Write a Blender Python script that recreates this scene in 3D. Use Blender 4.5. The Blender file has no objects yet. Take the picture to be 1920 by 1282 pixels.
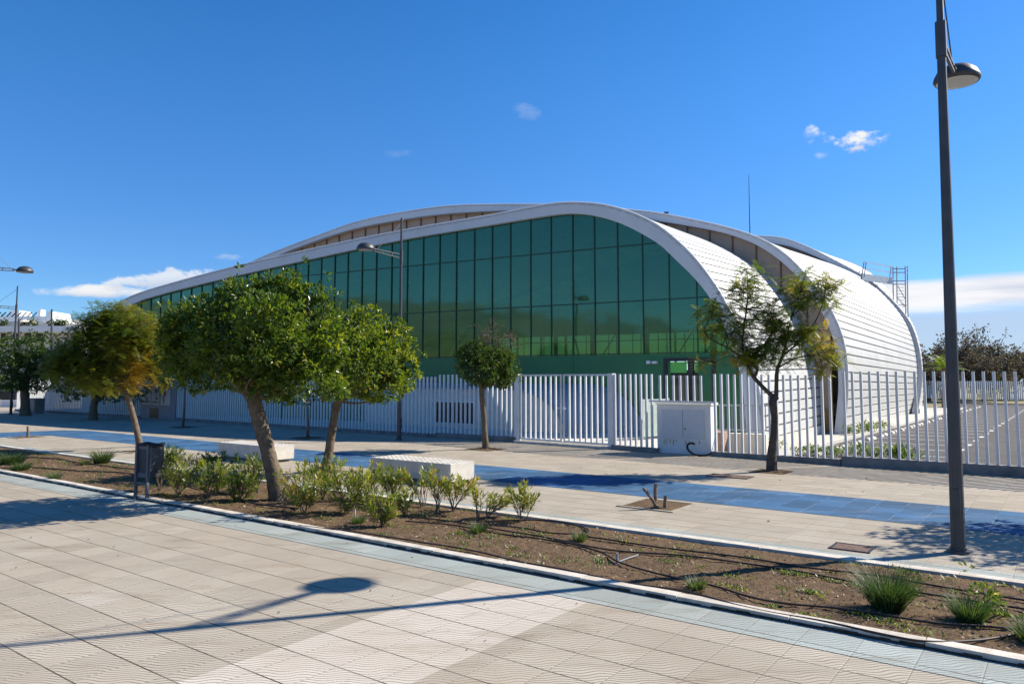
import bpy, math, random
import numpy as np
from mathutils import Vector, Matrix, noise as mnoise

# ------------------------------------------------------------------ camera, sky, sun, exposure
R = math.radians
scn = bpy.context.scene
COL = scn.collection
H = 2.0                                  # eye height
PITCH = R(4.7)
FOC, V0 = 1400.0, 597.0                  # focal length and principal row, in photo pixels
CP, SP = math.cos(PITCH), math.sin(PITCH)
cam = bpy.data.cameras.new('camera'); camo = bpy.data.objects.new('camera', cam); COL.objects.link(camo)
camo.location = (0, 0, H); camo.rotation_euler = (math.pi/2 + PITCH, 0, 0)
cam.sensor_width = 36; cam.lens = FOC/1920*36; cam.shift_y = -(641-V0)/1920
cam.clip_start = 0.1; cam.clip_end = 3000
scn.camera = camo
scn.render.resolution_x = 1024; scn.render.resolution_y = 683

SUN = Vector((0.947, 0.319, 0)).normalized()
SUN_EL = R(36.6)
SUN_AZ = math.atan2(SUN.x, SUN.y)        # clockwise from +Y
sl = bpy.data.lights.new('sun', 'SUN'); sl.energy = 5.0; sl.angle = R(0.5); sl.color = (1.0, 0.93, 0.81)
slo = bpy.data.objects.new('sun', sl); COL.objects.link(slo); slo.location = (30, 10, 40)
sd = Vector((SUN.x*math.cos(SUN_EL), SUN.y*math.cos(SUN_EL), math.sin(SUN_EL)))
slo.rotation_euler = (-sd).to_track_quat('-Z', 'Y').to_euler()

scn.view_settings.view_transform = 'Standard'
scn.view_settings.look = 'None'
scn.view_settings.exposure = 0.75
scn.view_settings.gamma = 1.0
scn.cycles.max_bounces = 8
scn.cycles.transparent_max_bounces = 16
scn.cycles.use_denoising = True
SKY_STRENGTH = 0.085

# ------------------------------------------------------------------ photo geometry helpers
def ray(u, v):
    a = (u-960)/FOC; b = -(v-V0)/FOC
    return (a, CP-b*SP, SP+b*CP)
def G(u, v, z=0.0):                       # ground point under a photo pixel
    r = ray(u, v); t = (z-H)/r[2]
    return Vector((r[0]*t, r[1]*t, z))
def D(u, v, y):                           # point at depth y
    r = ray(u, v); t = y/r[1]
    return Vector((r[0]*t, y, H+r[2]*t))
D1 = Vector((-0.801, 0.598, 0)); D2 = Vector((0.598, 0.801, 0))   # along / across the promenade
def AB(a, b, z=0.0):
    p = D1*a + D2*b
    return Vector((p.x, p.y, z))
def YARD(a, b, z=0.0): return AB(a*U, b*U, ZB+z)
def toab(p): return (p.x*D1.x+p.y*D1.y, p.x*D2.x+p.y*D2.y)
U, ZB = 1.2, -0.4                        # hall and yard scaled about the camera; level this gives the yard and car park behind the fence
FA = R(60.4)
P1 = G(1400, 842, ZB); P1.z = 0.0
FS = Vector((-math.sin(FA), math.cos(FA), 0)); FN = Vector((math.cos(FA), math.sin(FA), 0))
def FP(s, n, z): 
    p = P1 + (FS*s + FN*n)*U
    return Vector((p.x, p.y, ZB+z*U))
def FPX(u, v, n):                         # photo pixel on the plane parallel to the facade, n unscaled metres behind it
    r = ray(u, v); t = (P1.dot(FN)+n*U)/(r[0]*FN.x+r[1]*FN.y)
    p = Vector((r[0]*t, r[1]*t, 0))
    return ((p-P1).dot(FS)/U, (H+r[2]*t-ZB)/U)

# ------------------------------------------------------------------ sky
world = bpy.data.worlds.new('World'); scn.world = world; world.use_nodes = True
def build_world():
    nt = world.node_tree; N = nt.nodes; L = nt.links; N.clear()
    out = N.new('ShaderNodeOutputWorld'); bg = N.new('ShaderNodeBackground')
    bg.inputs['Strength'].default_value = SKY_STRENGTH
    L.new(bg.outputs[0], out.inputs[0])
    sky = N.new('ShaderNodeTexSky'); sky.sky_type = 'NISHITA'; sky.sun_disc = False
    sky.sun_elevation = SUN_EL; sky.sun_rotation = SUN_AZ
    sky.air_density = 1.0; sky.dust_density = 0.2; sky.ozone_density = 2.2; sky.altitude = 1200
    hs = N.new('ShaderNodeHueSaturation'); hs.inputs['Saturation'].default_value = 1.36; hs.inputs['Value'].default_value = 1.28; hs.inputs['Hue'].default_value = 0.506
    L.new(sky.outputs[0], hs.inputs['Color'])
    tc = N.new('ShaderNodeTexCoord')
    dirv = tc.outputs['Generated']
    def math_(op, a, b=None, c=None):
        m = N.new('ShaderNodeMath'); m.operation = op
        for i, x in enumerate((a, b, c)):
            if x is None: continue
            if isinstance(x, (int, float)): m.inputs[i].default_value = x
            else: L.new(x, m.inputs[i])
        return m.outputs[0]
    def dot(v):
        m = N.new('ShaderNodeVectorMath'); m.operation = 'DOT_PRODUCT'
        L.new(dirv, m.inputs[0]); m.inputs[1].default_value = v
        return m.outputs['Value']
    def fbm(scale, detail=6, rough=0.6, stretch=(1, 1, 1), off=(0, 0, 0)):
        mp = N.new('ShaderNodeMapping'); mp.inputs['Scale'].default_value = stretch; mp.inputs['Location'].default_value = off
        L.new(dirv, mp.inputs[0])
        n = N.new('ShaderNodeTexNoise'); n.inputs['Scale'].default_value = scale
        n.inputs['Detail'].default_value = detail; n.inputs['Roughness'].default_value = rough
        L.new(mp.outputs[0], n.inputs['Vector'])
        return n.outputs['Fac']
    cur = hs.outputs[0]
    def overlay(fac, col):
        nonlocal cur
        mx = N.new('ShaderNodeMix'); mx.data_type = 'RGBA'
        L.new(fac, mx.inputs[0]); L.new(cur, mx.inputs[6])
        if isinstance(col, tuple): mx.inputs[7].default_value = col + (1,)
        else: L.new(col, mx.inputs[7])
        cur = mx.outputs[2]
    def smooth(x, lo, hi, mx=1.0):
        m = N.new('ShaderNodeMapRange'); m.interpolation_type = 'SMOOTHSTEP'
        L.new(x, m.inputs[0]); m.inputs[1].default_value = lo; m.inputs[2].default_value = hi; m.inputs[4].default_value = mx
        return m.outputs[0]
    W = 0.60/SKY_STRENGTH
    # thin, dry winter air: less glow towards the horizon
    els = dot((0, 0, 1)); fac = smooth(els, -0.02, 0.42)
    airc = N.new('ShaderNodeMix'); airc.data_type = 'RGBA'
    L.new(fac, airc.inputs[0]); airc.inputs[6].default_value = (0.42, 0.60, 0.80, 1); airc.inputs[7].default_value = (1.0, 1.0, 1.0, 1)
    mulc = N.new('ShaderNodeMix'); mulc.data_type = 'RGBA'; mulc.blend_type = 'MULTIPLY'; mulc.inputs[0].default_value = 1.0
    L.new(cur, mulc.inputs[6]); L.new(airc.outputs[2], mulc.inputs[7]); cur = mulc.outputs[2]
    fine = fbm(22, 7, 0.62, (1, 1, 1.6)); coarse = fbm(9, 5, 0.6, (1, 1, 1.8), (3, 1, 2))
    def puff(u, v, wu, wv, tilt=0.0, amt=1.0, k=2.4, n=fine, bright=0.93, edge=0.55):
        c = Vector(ray(u, v)).normalized()
        r = Vector((c.y, -c.x, 0)).normalized(); up = r.cross(c)
        r2 = r*math.cos(tilt)+up*math.sin(tilt); up2 = up*math.cos(tilt)-r*math.sin(tilt)
        x = math_('DIVIDE', dot(r2), wu/FOC); y = math_('DIVIDE', dot(up2), wv/FOC)
        q = math_('ADD', math_('MULTIPLY', x, x), math_('MULTIPLY', y, y))
        front = math_('GREATER_THAN', dot(c), 0.5)
        e = math_('SUBTRACT', 1.0, q)
        e = math_('ADD', e, math_('MULTIPLY', math_('SUBTRACT', n, 0.5), k*4))
        f = math_('MULTIPLY', smooth(e, 0.0, edge, amt), front)
        shade = N.new('ShaderNodeMix'); shade.data_type = 'RGBA'
        L.new(smooth(y, -0.9, 0.35), shade.inputs[0])
        shade.inputs[6].default_value = (bright*0.70*W, bright*0.74*W, bright*0.84*W, 1)
        shade.inputs[7].default_value = (bright*W, bright*W, bright*1.0*W, 1)
        overlay(f, shade.outputs[2])
    # low cloud bank on the right horizon
    el = dot((0, 0, 1)); side = math_('DIVIDE', dot((1, 0, 0)), math_('MAXIMUM', dot((0, 1, 0)), 0.05))
    sidem = math_('MULTIPLY', smooth(side, 0.30, 0.46), math_('GREATER_THAN', dot((0, 1, 0)), 0.05))
    streak = fbm(6, 6, 0.6, (0.6, 0.6, 5.5), (1, 4, 0))
    elw = math_('ADD', el, math_('MULTIPLY', math_('SUBTRACT', streak, 0.5), 0.03))
    def band(lo0, lo1, hi0, hi1):
        return math_('MULTIPLY', math_('MULTIPLY', smooth(elw, lo0, lo1), math_('SUBTRACT', 1.0, smooth(elw, hi0, hi1))), sidem)
    haze_low = math_('MULTIPLY', math_('SUBTRACT', 1.0, smooth(elw, 0.07, 0.10)), sidem)
    overlay(math_('MULTIPLY', haze_low, 0.80), (0.50*W, 0.60*W, 0.80*W))
    tone = N.new('ShaderNodeMix'); tone.data_type = 'RGBA'
    L.new(smooth(streak, 0.38, 0.62), tone.inputs[0]); tone.inputs[6].default_value = (0.68*W, 0.70*W, 0.80*W, 1); tone.inputs[7].default_value = (0.97*W, 0.96*W, 0.96*W, 1)
    overlay(math_('MULTIPLY', band(0.076, 0.092, 0.112, 0.121), 0.95), tone.outputs[2])
    # small puffs
    puff(1528, 254, 30, 19, -0.35, 0.85, 1.9, edge=1.3)
    puff(1612, 268, 37, 16, 0.0, 1.0, 1.9, edge=1.2)
    puff(1537, 291, 18, 6, 0.0, 0.3, 1.8, edge=1.4)
    puff(215, 548, 125, 13, 0.05, 0.95, 1.25, n=coarse, edge=0.8)
    puff(310, 522, 75, 17, 0.16, 0.75, 1.6, n=fine, edge=0.8)
    puff(980, 203, 26, 14, -0.4, 0.13, 2.2, edge=1.6)
    puff(755, 287, 34, 8, 0.1, 0.08, 2.2, edge=1.6)
    puff(430, 482, 30, 6, 0.0, 0.22, 1.8, edge=1.2)
    L.new(cur, bg.inputs['Color'])
build_world()

# ------------------------------------------------------------------ materials
MATS = {}
def nodes_of(name):
    m = bpy.data.materials.new(name); m.use_nodes = True
    nt = m.node_tree; return m, nt, nt.nodes, nt.links, nt.nodes['Principled BSDF']
def mat(name, color, rough=0.6, metal=0.0, var=0.12, vscale=6.0, bump=0.0, bscale=40.0, spec=0.5, dirt=None):
    if name in MATS: return MATS[name]
    m, nt, N, L, b = nodes_of(name)
    tc = N.new('ShaderNodeTexCoord')
    n = N.new('ShaderNodeTexNoise'); n.inputs['Scale'].default_value = vscale; n.inputs['Detail'].default_value = 6; n.inputs['Roughness'].default_value = 0.65
    L.new(tc.outputs['Object'], n.inputs['Vector'])
    r = N.new('ShaderNodeValToRGB')
    c = Vector(color)
    d = Vector(dirt) if dirt else c*(1-var*1.6)
    r.color_ramp.elements[0].position = 0.3; r.color_ramp.elements[0].color = (*d, 1)
    r.color_ramp.elements[1].position = 0.66; r.color_ramp.elements[1].color = (*(c*(1+var*0.5)), 1)
    L.new(n.outputs['Fac'], r.inputs[0]); L.new(r.outputs[0], b.inputs['Base Color'])
    b.inputs['Roughness'].default_value = rough; b.inputs['Metallic'].default_value = metal
    b.inputs['Specular IOR Level'].default_value = spec
    if bump:
        n2 = N.new('ShaderNodeTexNoise'); n2.inputs['Scale'].default_value = bscale; n2.inputs['Detail'].default_value = 5
        L.new(tc.outputs['Object'], n2.inputs['Vector'])
        bp = N.new('ShaderNodeBump'); bp.inputs['Strength'].default_value = bump; bp.inputs['Distance'].default_value = 0.02
        L.new(n2.outputs['Fac'], bp.inputs['Height']); L.new(bp.outputs[0], b.inputs['Normal'])
    MATS[name] = m
    return m

def leaf_mat(name, ramp, rough=0.45, trans=0.45, spec=0.5, tcol=1.6):
    m, nt, N, L, b = nodes_of(name)
    at = N.new('ShaderNodeAttribute'); at.attribute_name = 'tint'
    r = N.new('ShaderNodeValToRGB'); cr = r.color_ramp
    while len(cr.elements) < len(ramp): cr.elements.new(0.5)
    for e, (p, c) in zip(cr.elements, ramp): e.position = p; e.color = (*c, 1)
    L.new(at.outputs['Fac'], r.inputs[0]); L.new(r.outputs[0], b.inputs['Base Color'])
    b.inputs['Roughness'].default_value = rough; b.inputs['Specular IOR Level'].default_value = spec
    t = N.new('ShaderNodeBsdfTranslucent')
    mul = N.new('ShaderNodeMix'); mul.data_type = 'RGBA'; mul.blend_type = 'MULTIPLY'; mul.inputs[0].default_value = 1
    L.new(r.outputs[0], mul.inputs[6]); mul.inputs[7].default_value = (tcol*1.05, tcol, tcol*0.45, 1)
    L.new(mul.outputs[2], t.inputs['Color'])
    mx = N.new('ShaderNodeMixShader'); mx.inputs[0].default_value = trans
    L.new(b.outputs[0], mx.inputs[1]); L.new(t.outputs[0], mx.inputs[2])
    L.new(mx.outputs[0], N['Material Output'].inputs[0])
    MATS[name] = m
    return m

def tile_mat(name, base, var=0.10, joint=(0.085, 0.07, 0.055), joint2=(0.36, 0.31, 0.25), wear=0.0, band=None, groove=0.55, patches=0.0, bandcol=None):
    """square concrete tiles of 40 cm with moulded wavy grooves, laid along the promenade"""
    m, nt, N, L, b = nodes_of(name)
    tc = N.new('ShaderNodeTexCoord')
    def M(op, a, b_=None, c=None):
        q = N.new('ShaderNodeMath'); q.operation = op
        for i, x in enumerate((a, b_, c)):
            if x is None: continue
            if isinstance(x, (int, float)): q.inputs[i].default_value = x
            else: L.new(x, q.inputs[i])
        return q.outputs[0]
    def dot(v):
        q = N.new('ShaderNodeVectorMath'); q.operation = 'DOT_PRODUCT'
        L.new(tc.outputs['Object'], q.inputs[0]); q.inputs[1].default_value = v
        return q.outputs['Value']
    def sm(x, lo, hi, o0=0.0, o1=1.0):
        q = N.new('ShaderNodeMapRange'); q.interpolation_type = 'SMOOTHSTEP'
        L.new(x, q.inputs[0]); q.inputs[1].default_value = lo; q.inputs[2].default_value = hi
        q.inputs[3].default_value = o0; q.inputs[4].default_value = o1
        return q.outputs[0]
    def mix(f, c1, c2, mode='MIX'):
        q = N.new('ShaderNodeMix'); q.data_type = 'RGBA'; q.blend_type = mode
        if isinstance(f, (int, float)): q.inputs[0].default_value = f
        else: L.new(f, q.inputs[0])
        for i, c in ((6, c1), (7, c2)):
            if isinstance(c, tuple): q.inputs[i].default_value = (*c, 1)
            else: L.new(c, q.inputs[i])
        return q.outputs[2]
    a0 = dot(D1); b0 = dot(D2)
    a = M('DIVIDE', M('SUBTRACT', a0, 0.17), 0.405); bb = M('DIVIDE', M('SUBTRACT', b0, 0.32), 0.41)
    fa = M('FRACT', a); fb = M('FRACT', bb); ia = M('FLOOR', a); ib = M('FLOOR', bb)
    ea = M('MINIMUM', fa, M('SUBTRACT', 1.0, fa)); eb = M('MINIMUM', fb, M('SUBTRACT', 1.0, fb))
    jb = sm(eb, 0.010, 0.020, 1.0, 0.0); ja = sm(ea, 0.008, 0.018, 1.0, 0.0)
    cv = N.new('ShaderNodeCombineXYZ'); L.new(ia, cv.inputs[0]); L.new(ib, cv.inputs[1])
    wn = N.new('ShaderNodeTexWhiteNoise'); wn.noise_dimensions = '2D'; L.new(cv.outputs[0], wn.inputs['Vector'])
    n1 = N.new('ShaderNodeTexNoise'); n1.inputs['Scale'].default_value = 0.55; n1.inputs['Detail'].default_value = 7; n1.inputs['Roughness'].default_value = 0.62
    L.new(tc.outputs['Object'], n1.inputs['Vector'])
    n2 = N.new('ShaderNodeTexNoise'); n2.inputs['Scale'].default_value = 90; n2.inputs['Detail'].default_value = 4
    L.new(tc.outputs['Object'], n2.inputs['Vector'])
    # grooves
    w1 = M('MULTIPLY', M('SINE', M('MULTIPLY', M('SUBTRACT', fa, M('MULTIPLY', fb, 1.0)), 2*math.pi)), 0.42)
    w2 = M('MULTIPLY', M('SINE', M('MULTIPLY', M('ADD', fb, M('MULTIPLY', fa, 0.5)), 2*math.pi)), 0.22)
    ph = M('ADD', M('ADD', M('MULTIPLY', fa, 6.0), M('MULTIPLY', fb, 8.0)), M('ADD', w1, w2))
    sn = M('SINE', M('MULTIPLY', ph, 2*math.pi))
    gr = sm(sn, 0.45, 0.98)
    c = mix(sm(wn.outputs['Value'], 0.0, 1.0), tuple(x*(1-var) for x in base), tuple(min(0.9, x*(1+var)) for x in base))
    if patches:
        c = mix(M('MULTIPLY', M('GREATER_THAN', wn.outputs['Value'], 1-patches), 0.5), c, (0.60, 0.56, 0.50))
    if bandcol:
        a1, a2_, b2 = band
        f = M('MULTIPLY', M('MULTIPLY', M('GREATER_THAN', a0, a1), M('LESS_THAN', a0, a2_)), M('LESS_THAN', b0, b2))
        c = mix(M('MULTIPLY', f, 0.8), c, bandcol)
    c = mix(sm(n1.outputs['Fac'], 0.32, 0.70), mix(1.0, c, (0.80, 0.77, 0.73), 'MULTIPLY'), c)
    n5 = N.new('ShaderNodeTexNoise'); n5.inputs['Scale'].default_value = 1.0; n5.inputs['Detail'].default_value = 6; n5.inputs['Roughness'].default_value = 0.7
    mp5 = N.new('ShaderNodeMapping'); mp5.inputs['Scale'].default_value = (0.9, 3.4, 1); mp5.inputs['Rotation'].default_value = (0, 0, R(-8))
    L.new(tc.outputs['Object'], mp5.inputs[0]); L.new(mp5.outputs[0], n5.inputs['Vector'])
    c = mix(M('MULTIPLY', sm(n5.outputs['Fac'], 0.50, 0.72), 0.75), c, mix(1.0, c, (0.70, 0.64, 0.57), 'MULTIPLY'))
    c = mix(M('MULTIPLY', sm(n2.outputs['Fac'], 0.35, 0.62, 1.0, 0.0), 0.22), c, mix(1.0, c, (0.55, 0.5, 0.45), 'MULTIPLY'))
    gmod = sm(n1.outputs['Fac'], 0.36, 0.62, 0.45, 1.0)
    c = mix(M('MULTIPLY', M('MULTIPLY', gr, gmod), groove*0.75), c, mix(1.0, c, (0.42, 0.37, 0.31), 'MULTIPLY'))  # groove lines darkened: dirt, plus recess shade put into the colour
    n3 = N.new('ShaderNodeTexNoise'); n3.inputs['Scale'].default_value = 3.0; L.new(tc.outputs['Object'], n3.inputs['Vector'])
    c = mix(M('MULTIPLY', jb, sm(n3.outputs['Fac'], 0.35, 0.6, 0.55, 1.0)), c, joint)
    c = mix(M('MULTIPLY', ja, sm(n3.outputs['Fac'], 0.44, 0.58, 0.45, 0.0)), c, joint2)
    if wear:
        n4 = N.new('ShaderNodeTexNoise'); n4.inputs['Scale'].default_value = 1.7; n4.inputs['Detail'].default_value = 9; n4.inputs['Roughness'].default_value = 0.75
        mp = N.new('ShaderNodeMapping'); mp.inputs['Rotation'].default_value = (0, 0, R(36.7)); mp.inputs['Scale'].default_value = (0.45, 1.6, 1)
        L.new(tc.outputs['Object'], mp.inputs[0]); L.new(mp.outputs[0], n4.inputs['Vector'])
        c = mix(M('MULTIPLY', sm(n4.outputs['Fac'], 0.50, 0.75), wear), c, (0.24, 0.29, 0.34))
    L.new(c, b.inputs['Base Color']); b.inputs['Roughness'].default_value = 0.85; b.inputs['Specular IOR Level'].default_value = 0.25
    hgt = M('SUBTRACT', M('MULTIPLY', n2.outputs['Fac'], 0.25), M('ADD', M('MULTIPLY', M('MULTIPLY', gr, gmod), groove), M('MAXIMUM', M('MULTIPLY', ja, 0.35), jb)))
    bp = N.new('ShaderNodeBump'); bp.inputs['Strength'].default_value = 0.8; bp.inputs['Distance'].default_value = 0.010
    L.new(hgt, bp.inputs['Height']); L.new(bp.outputs[0], b.inputs['Normal'])
    MATS[name] = m
    return m

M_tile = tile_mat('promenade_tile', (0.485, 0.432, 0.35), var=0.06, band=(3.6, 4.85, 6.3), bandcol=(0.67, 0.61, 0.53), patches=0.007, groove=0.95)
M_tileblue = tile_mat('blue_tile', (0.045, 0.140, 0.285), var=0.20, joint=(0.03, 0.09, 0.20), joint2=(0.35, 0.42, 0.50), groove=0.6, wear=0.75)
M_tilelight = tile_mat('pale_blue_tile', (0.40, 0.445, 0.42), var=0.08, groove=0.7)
M_kerb = mat('kerb_stone', (0.62, 0.56, 0.47), 0.85, var=0.14, vscale=5, bump=0.3, bscale=60, dirt=(0.40, 0.35, 0.28))
M_soil = mat('soil', (0.165, 0.110, 0.064), 0.95, var=0.3, vscale=16, bump=1.0, bscale=60, spec=0.1, dirt=(0.085, 0.054, 0.033))
M_earth = mat('dry_earth', (0.30, 0.24, 0.15), 0.95, var=0.25, vscale=0.3, bump=0.5, bscale=5, spec=0.1, dirt=(0.16, 0.17, 0.07))
M_asphalt = mat('asphalt', (0.105, 0.095, 0.09), 0.9, var=0.2, vscale=1.2, bump=0.4, bscale=90, spec=0.2)
M_paint = mat('road_paint', (0.72, 0.71, 0.68), 0.7, var=0.12, vscale=3)
M_concrete = mat('plinth_concrete', (0.23, 0.225, 0.22), 0.9, var=0.22, vscale=2.5, bump=0.5, bscale=30, dirt=(0.13, 0.125, 0.12))
M_palecon = mat('pale_concrete', (0.60, 0.56, 0.49), 0.85, var=0.14, vscale=3.2, bump=0.25, bscale=60, dirt=(0.46, 0.42, 0.36))
M_cream = mat('cream_render', (0.80, 0.72, 0.59), 0.85, var=0.08, vscale=1.2, bump=0.15, bscale=50, dirt=(0.68, 0.60, 0.48))
M_white = mat('white_paint', (0.78, 0.78, 0.77), 0.45, var=0.06, vscale=3, dirt=(0.66, 0.66, 0.64))
M_picket = mat('picket_paint', (0.74, 0.75, 0.76), 0.4, var=0.06, vscale=2.0, dirt=(0.60, 0.61, 0.61))
M_fascia = mat('fascia_panel', (0.70, 0.70, 0.70), 0.55, var=0.05, vscale=0.6)
M_lampgrey = mat('lamp_metal', (0.075, 0.078, 0.082), 0.5, 0.4, var=0.18, vscale=3, bump=0.05)
M_darkmetal = mat('dark_metal', (0.03, 0.032, 0.035), 0.45, 0.3, var=0.2)
M_galv = mat('galvanised_steel', (0.42, 0.43, 0.44), 0.45, 0.7, var=0.12, vscale=5)
M_lens = mat('lamp_lens', (0.55, 0.55, 0.53), 0.25, var=0.05)
M_bark = mat('bark', (0.165, 0.125, 0.085), 0.9, var=0.35, vscale=9, bump=0.9, bscale=26, spec=0.15, dirt=(0.09, 0.07, 0.052))
M_barkdark = mat('dark_bark', (0.10, 0.082, 0.068), 0.9, var=0.35, vscale=9, bump=0.9, bscale=26, spec=0.15)
M_twig = mat('twig', (0.20, 0.155, 0.12), 0.9, var=0.25, vscale=12, spec=0.1)
M_hose = mat('hose_rubber', (0.045, 0.028, 0.022), 0.6, var=0.3, vscale=10)
M_rust = mat('rusty_iron', (0.15, 0.085, 0.06), 0.85, var=0.35, vscale=14, bump=0.4, bscale=60)
M_greenwall = mat('green_panel', (0.020, 0.175, 0.058), 0.38, var=0.10, vscale=0.5)
M_greenframe = mat('green_frame', (0.009, 0.055, 0.028), 0.4, var=0.1)
M_tan = mat('bronze_glazing', (0.48, 0.33, 0.22), 0.3, var=0.10, vscale=0.7)
M_tanframe = mat('orange_frame', (0.20, 0.085, 0.035), 0.5, var=0.1)
M_shed = mat('tan_lining', (0.27, 0.185, 0.095), 0.7, var=0.12, vscale=1.0)
M_bluegrey = mat('zinc_sheet', (0.34, 0.36, 0.385), 0.45, 0.1, var=0.08, vscale=0.8)
M_brick = mat('brickwork', (0.42, 0.27, 0.20), 0.9, var=0.3, vscale=9, bump=0.4)
M_black = mat('black_rubber', (0.012, 0.012, 0.013), 0.6, var=0.1)
M_dark = mat('dark_opening', (0.012, 0.013, 0.015), 0.3, var=0.1)
M_solar = mat('solar_cell', (0.010, 0.013, 0.028), 0.15, var=0.2)
M_binlid = mat('bin_panel', (0.060, 0.064, 0.075), 0.55, 0.2, var=0.2, vscale=8)
M_bingrey = mat('bin_frame', (0.13, 0.145, 0.165), 0.5, 0.3, var=0.15)
M_wood = mat('weathered_wood', (0.19, 0.145, 0.11), 0.9, var=0.35, vscale=14, bump=0.7, bscale=40)
M_gravel = mat('pale_gravel', (0.58, 0.54, 0.47), 0.95, var=0.25, vscale=16, bump=0.9, bscale=28, dirt=(0.36, 0.33, 0.28))
M_poster = mat('poster_paper', (0.55, 0.54, 0.47), 0.5, var=0.10, vscale=2.5)
M_red = mat('red_ink', (0.42, 0.05, 0.04), 0.5, var=0.2, vscale=8)
M_greyink = mat('grey_ink', (0.22, 0.22, 0.20), 0.6, var=0.3, vscale=8)
M_floor = mat('hall_floor', (0.42, 0.36, 0.24), 0.5, var=0.1, vscale=0.4)
M_interior = mat('hall_lining', (0.30, 0.31, 0.28), 0.7, var=0.1, vscale=0.4)
M_lime = mat('lime_pane', (0.16, 0.62, 0.10), 0.5, var=0.1)
M_doorpane = mat('door_glass', (0.035, 0.04, 0.045), 0.05, var=0.1, spec=0.8)
M_yellow = mat('yellow_petal', (0.85, 0.65, 0.02), 0.6)

def glass_mat():
    m, nt, N, L, b = nodes_of('green_glass')
    tr = N.new('ShaderNodeBsdfTransparent'); tr.inputs[0].default_value = (0.09, 0.20, 0.055, 1)
    df = N.new('ShaderNodeBsdfDiffuse')
    tc = N.new('ShaderNodeTexCoord'); n = N.new('ShaderNodeTexNoise'); n.inputs['Scale'].default_value = 0.8
    L.new(tc.outputs['Object'], n.inputs['Vector'])
    r = N.new('ShaderNodeValToRGB'); r.color_ramp.elements[0].color = (0.018, 0.098, 0.040, 1); r.color_ramp.elements[1].color = (0.032, 0.155, 0.060, 1)
    at = N.new('ShaderNodeAttribute'); at.attribute_name = 'tint'
    av = N.new('ShaderNodeMath'); av.operation = 'MULTIPLY_ADD'; av.inputs[1].default_value = 0.55; L.new(at.outputs['Fac'], av.inputs[0])
    hv = N.new('ShaderNodeMath'); hv.operation = 'MULTIPLY'; hv.inputs[1].default_value = 0.45; L.new(n.outputs['Fac'], hv.inputs[0]); L.new(hv.outputs[0], av.inputs[2])
    L.new(av.outputs[0], r.inputs[0]); L.new(r.outputs[0], df.inputs[0])
    mx = N.new('ShaderNodeMixShader'); mx.inputs[0].default_value = 0.5
    L.new(tr.outputs[0], mx.inputs[1]); L.new(df.outputs[0], mx.inputs[2])
    gl = N.new('ShaderNodeBsdfGlossy'); gl.inputs['Roughness'].default_value = 0.05; gl.inputs[0].default_value = (0.58, 0.95, 0.62, 1)
    n2 = N.new('ShaderNodeTexNoise'); n2.inputs['Scale'].default_value = 0.9; n2.inputs['Detail'].default_value = 1
    L.new(tc.outputs['Object'], n2.inputs['Vector'])
    bp = N.new('ShaderNodeBump'); bp.inputs['Strength'].default_value = 0.10; bp.inputs['Distance'].default_value = 0.05
    L.new(n2.outputs['Fac'], bp.inputs['Height']); L.new(bp.outputs[0], gl.inputs['Normal'])
    fr = N.new('ShaderNodeFresnel'); fr.inputs[0].default_value = 1.65
    ad = N.new('ShaderNodeMath'); ad.operation = 'MULTIPLY_ADD'; ad.inputs[1].default_value = 1.2; ad.inputs[2].default_value = 0.04
    L.new(fr.outputs[0], ad.inputs[0])
    m2 = N.new('ShaderNodeMixShader'); L.new(ad.outputs[0], m2.inputs[0]); L.new(mx.outputs[0], m2.inputs[1]); L.new(gl.outputs[0], m2.inputs[2])
    L.new(m2.outputs[0], N['Material Output'].inputs[0])
    return m
M_glass = glass_mat()

def clad_mat():
    m = mat('white_cladding', (0.58, 0.57, 0.535), 0.5, var=0.05, vscale=0.5, dirt=(0.49, 0.48, 0.445))
    return m
M_clad = clad_mat()
M_seam = mat('cladding_seam', (0.27, 0.27, 0.27), 0.7, var=0.1)  # darker than the boards to paint in the shade of the recess

# leaves
LM_ficus = leaf_mat('ficus_leaf', [(0.0, (0.026, 0.056, 0.010)), (0.4, (0.065, 0.115, 0.014)), (0.75, (0.16, 0.20, 0.020)), (1.0, (0.32, 0.32, 0.035))], 0.34, 0.45, 0.6, 2.0)
LM_darkleaf = leaf_mat('dark_leaf', [(0.0, (0.020, 0.046, 0.012)), (0.6, (0.050, 0.095, 0.016)), (1.0, (0.14, 0.18, 0.026))], 0.38, 0.38, 0.5, 1.9)
LM_jac = leaf_mat('feather_leaf', [(0.0, (0.040, 0.080, 0.014)), (0.42, (0.090, 0.135, 0.018)), (0.66, (0.23, 0.21, 0.022)), (0.85, (0.42, 0.26, 0.026)), (1.0, (0.48, 0.20, 0.03))], 0.5, 0.45, 0.4, 1.9)
LM_ole = leaf_mat('oleander_leaf', [(0.0, (0.040, 0.075, 0.014)), (0.5, (0.13, 0.175, 0.022)), (0.85, (0.27, 0.27, 0.035)), (1.0, (0.36, 0.22, 0.06))], 0.42, 0.45, 0.5, 1.8)
LM_grass = leaf_mat('grass_blade', [(0.0, (0.030, 0.065, 0.022)), (0.6, (0.070, 0.125, 0.036)), (0.9, (0.20, 0.20, 0.08)), (1.0, (0.34, 0.28, 0.15))], 0.5, 0.35)
LM_weed = leaf_mat('weed_leaf', [(0.0, (0.05, 0.10, 0.02)), (0.7, (0.14, 0.20, 0.03)), (1.0, (0.28, 0.28, 0.06))], 0.5, 0.4)
LM_brown = leaf_mat('dry_leaf', [(0.0, (0.050, 0.050, 0.040)), (0.6, (0.110, 0.090, 0.072)), (1.0, (0.20, 0.15, 0.12))], 0.8, 0.2)
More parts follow.
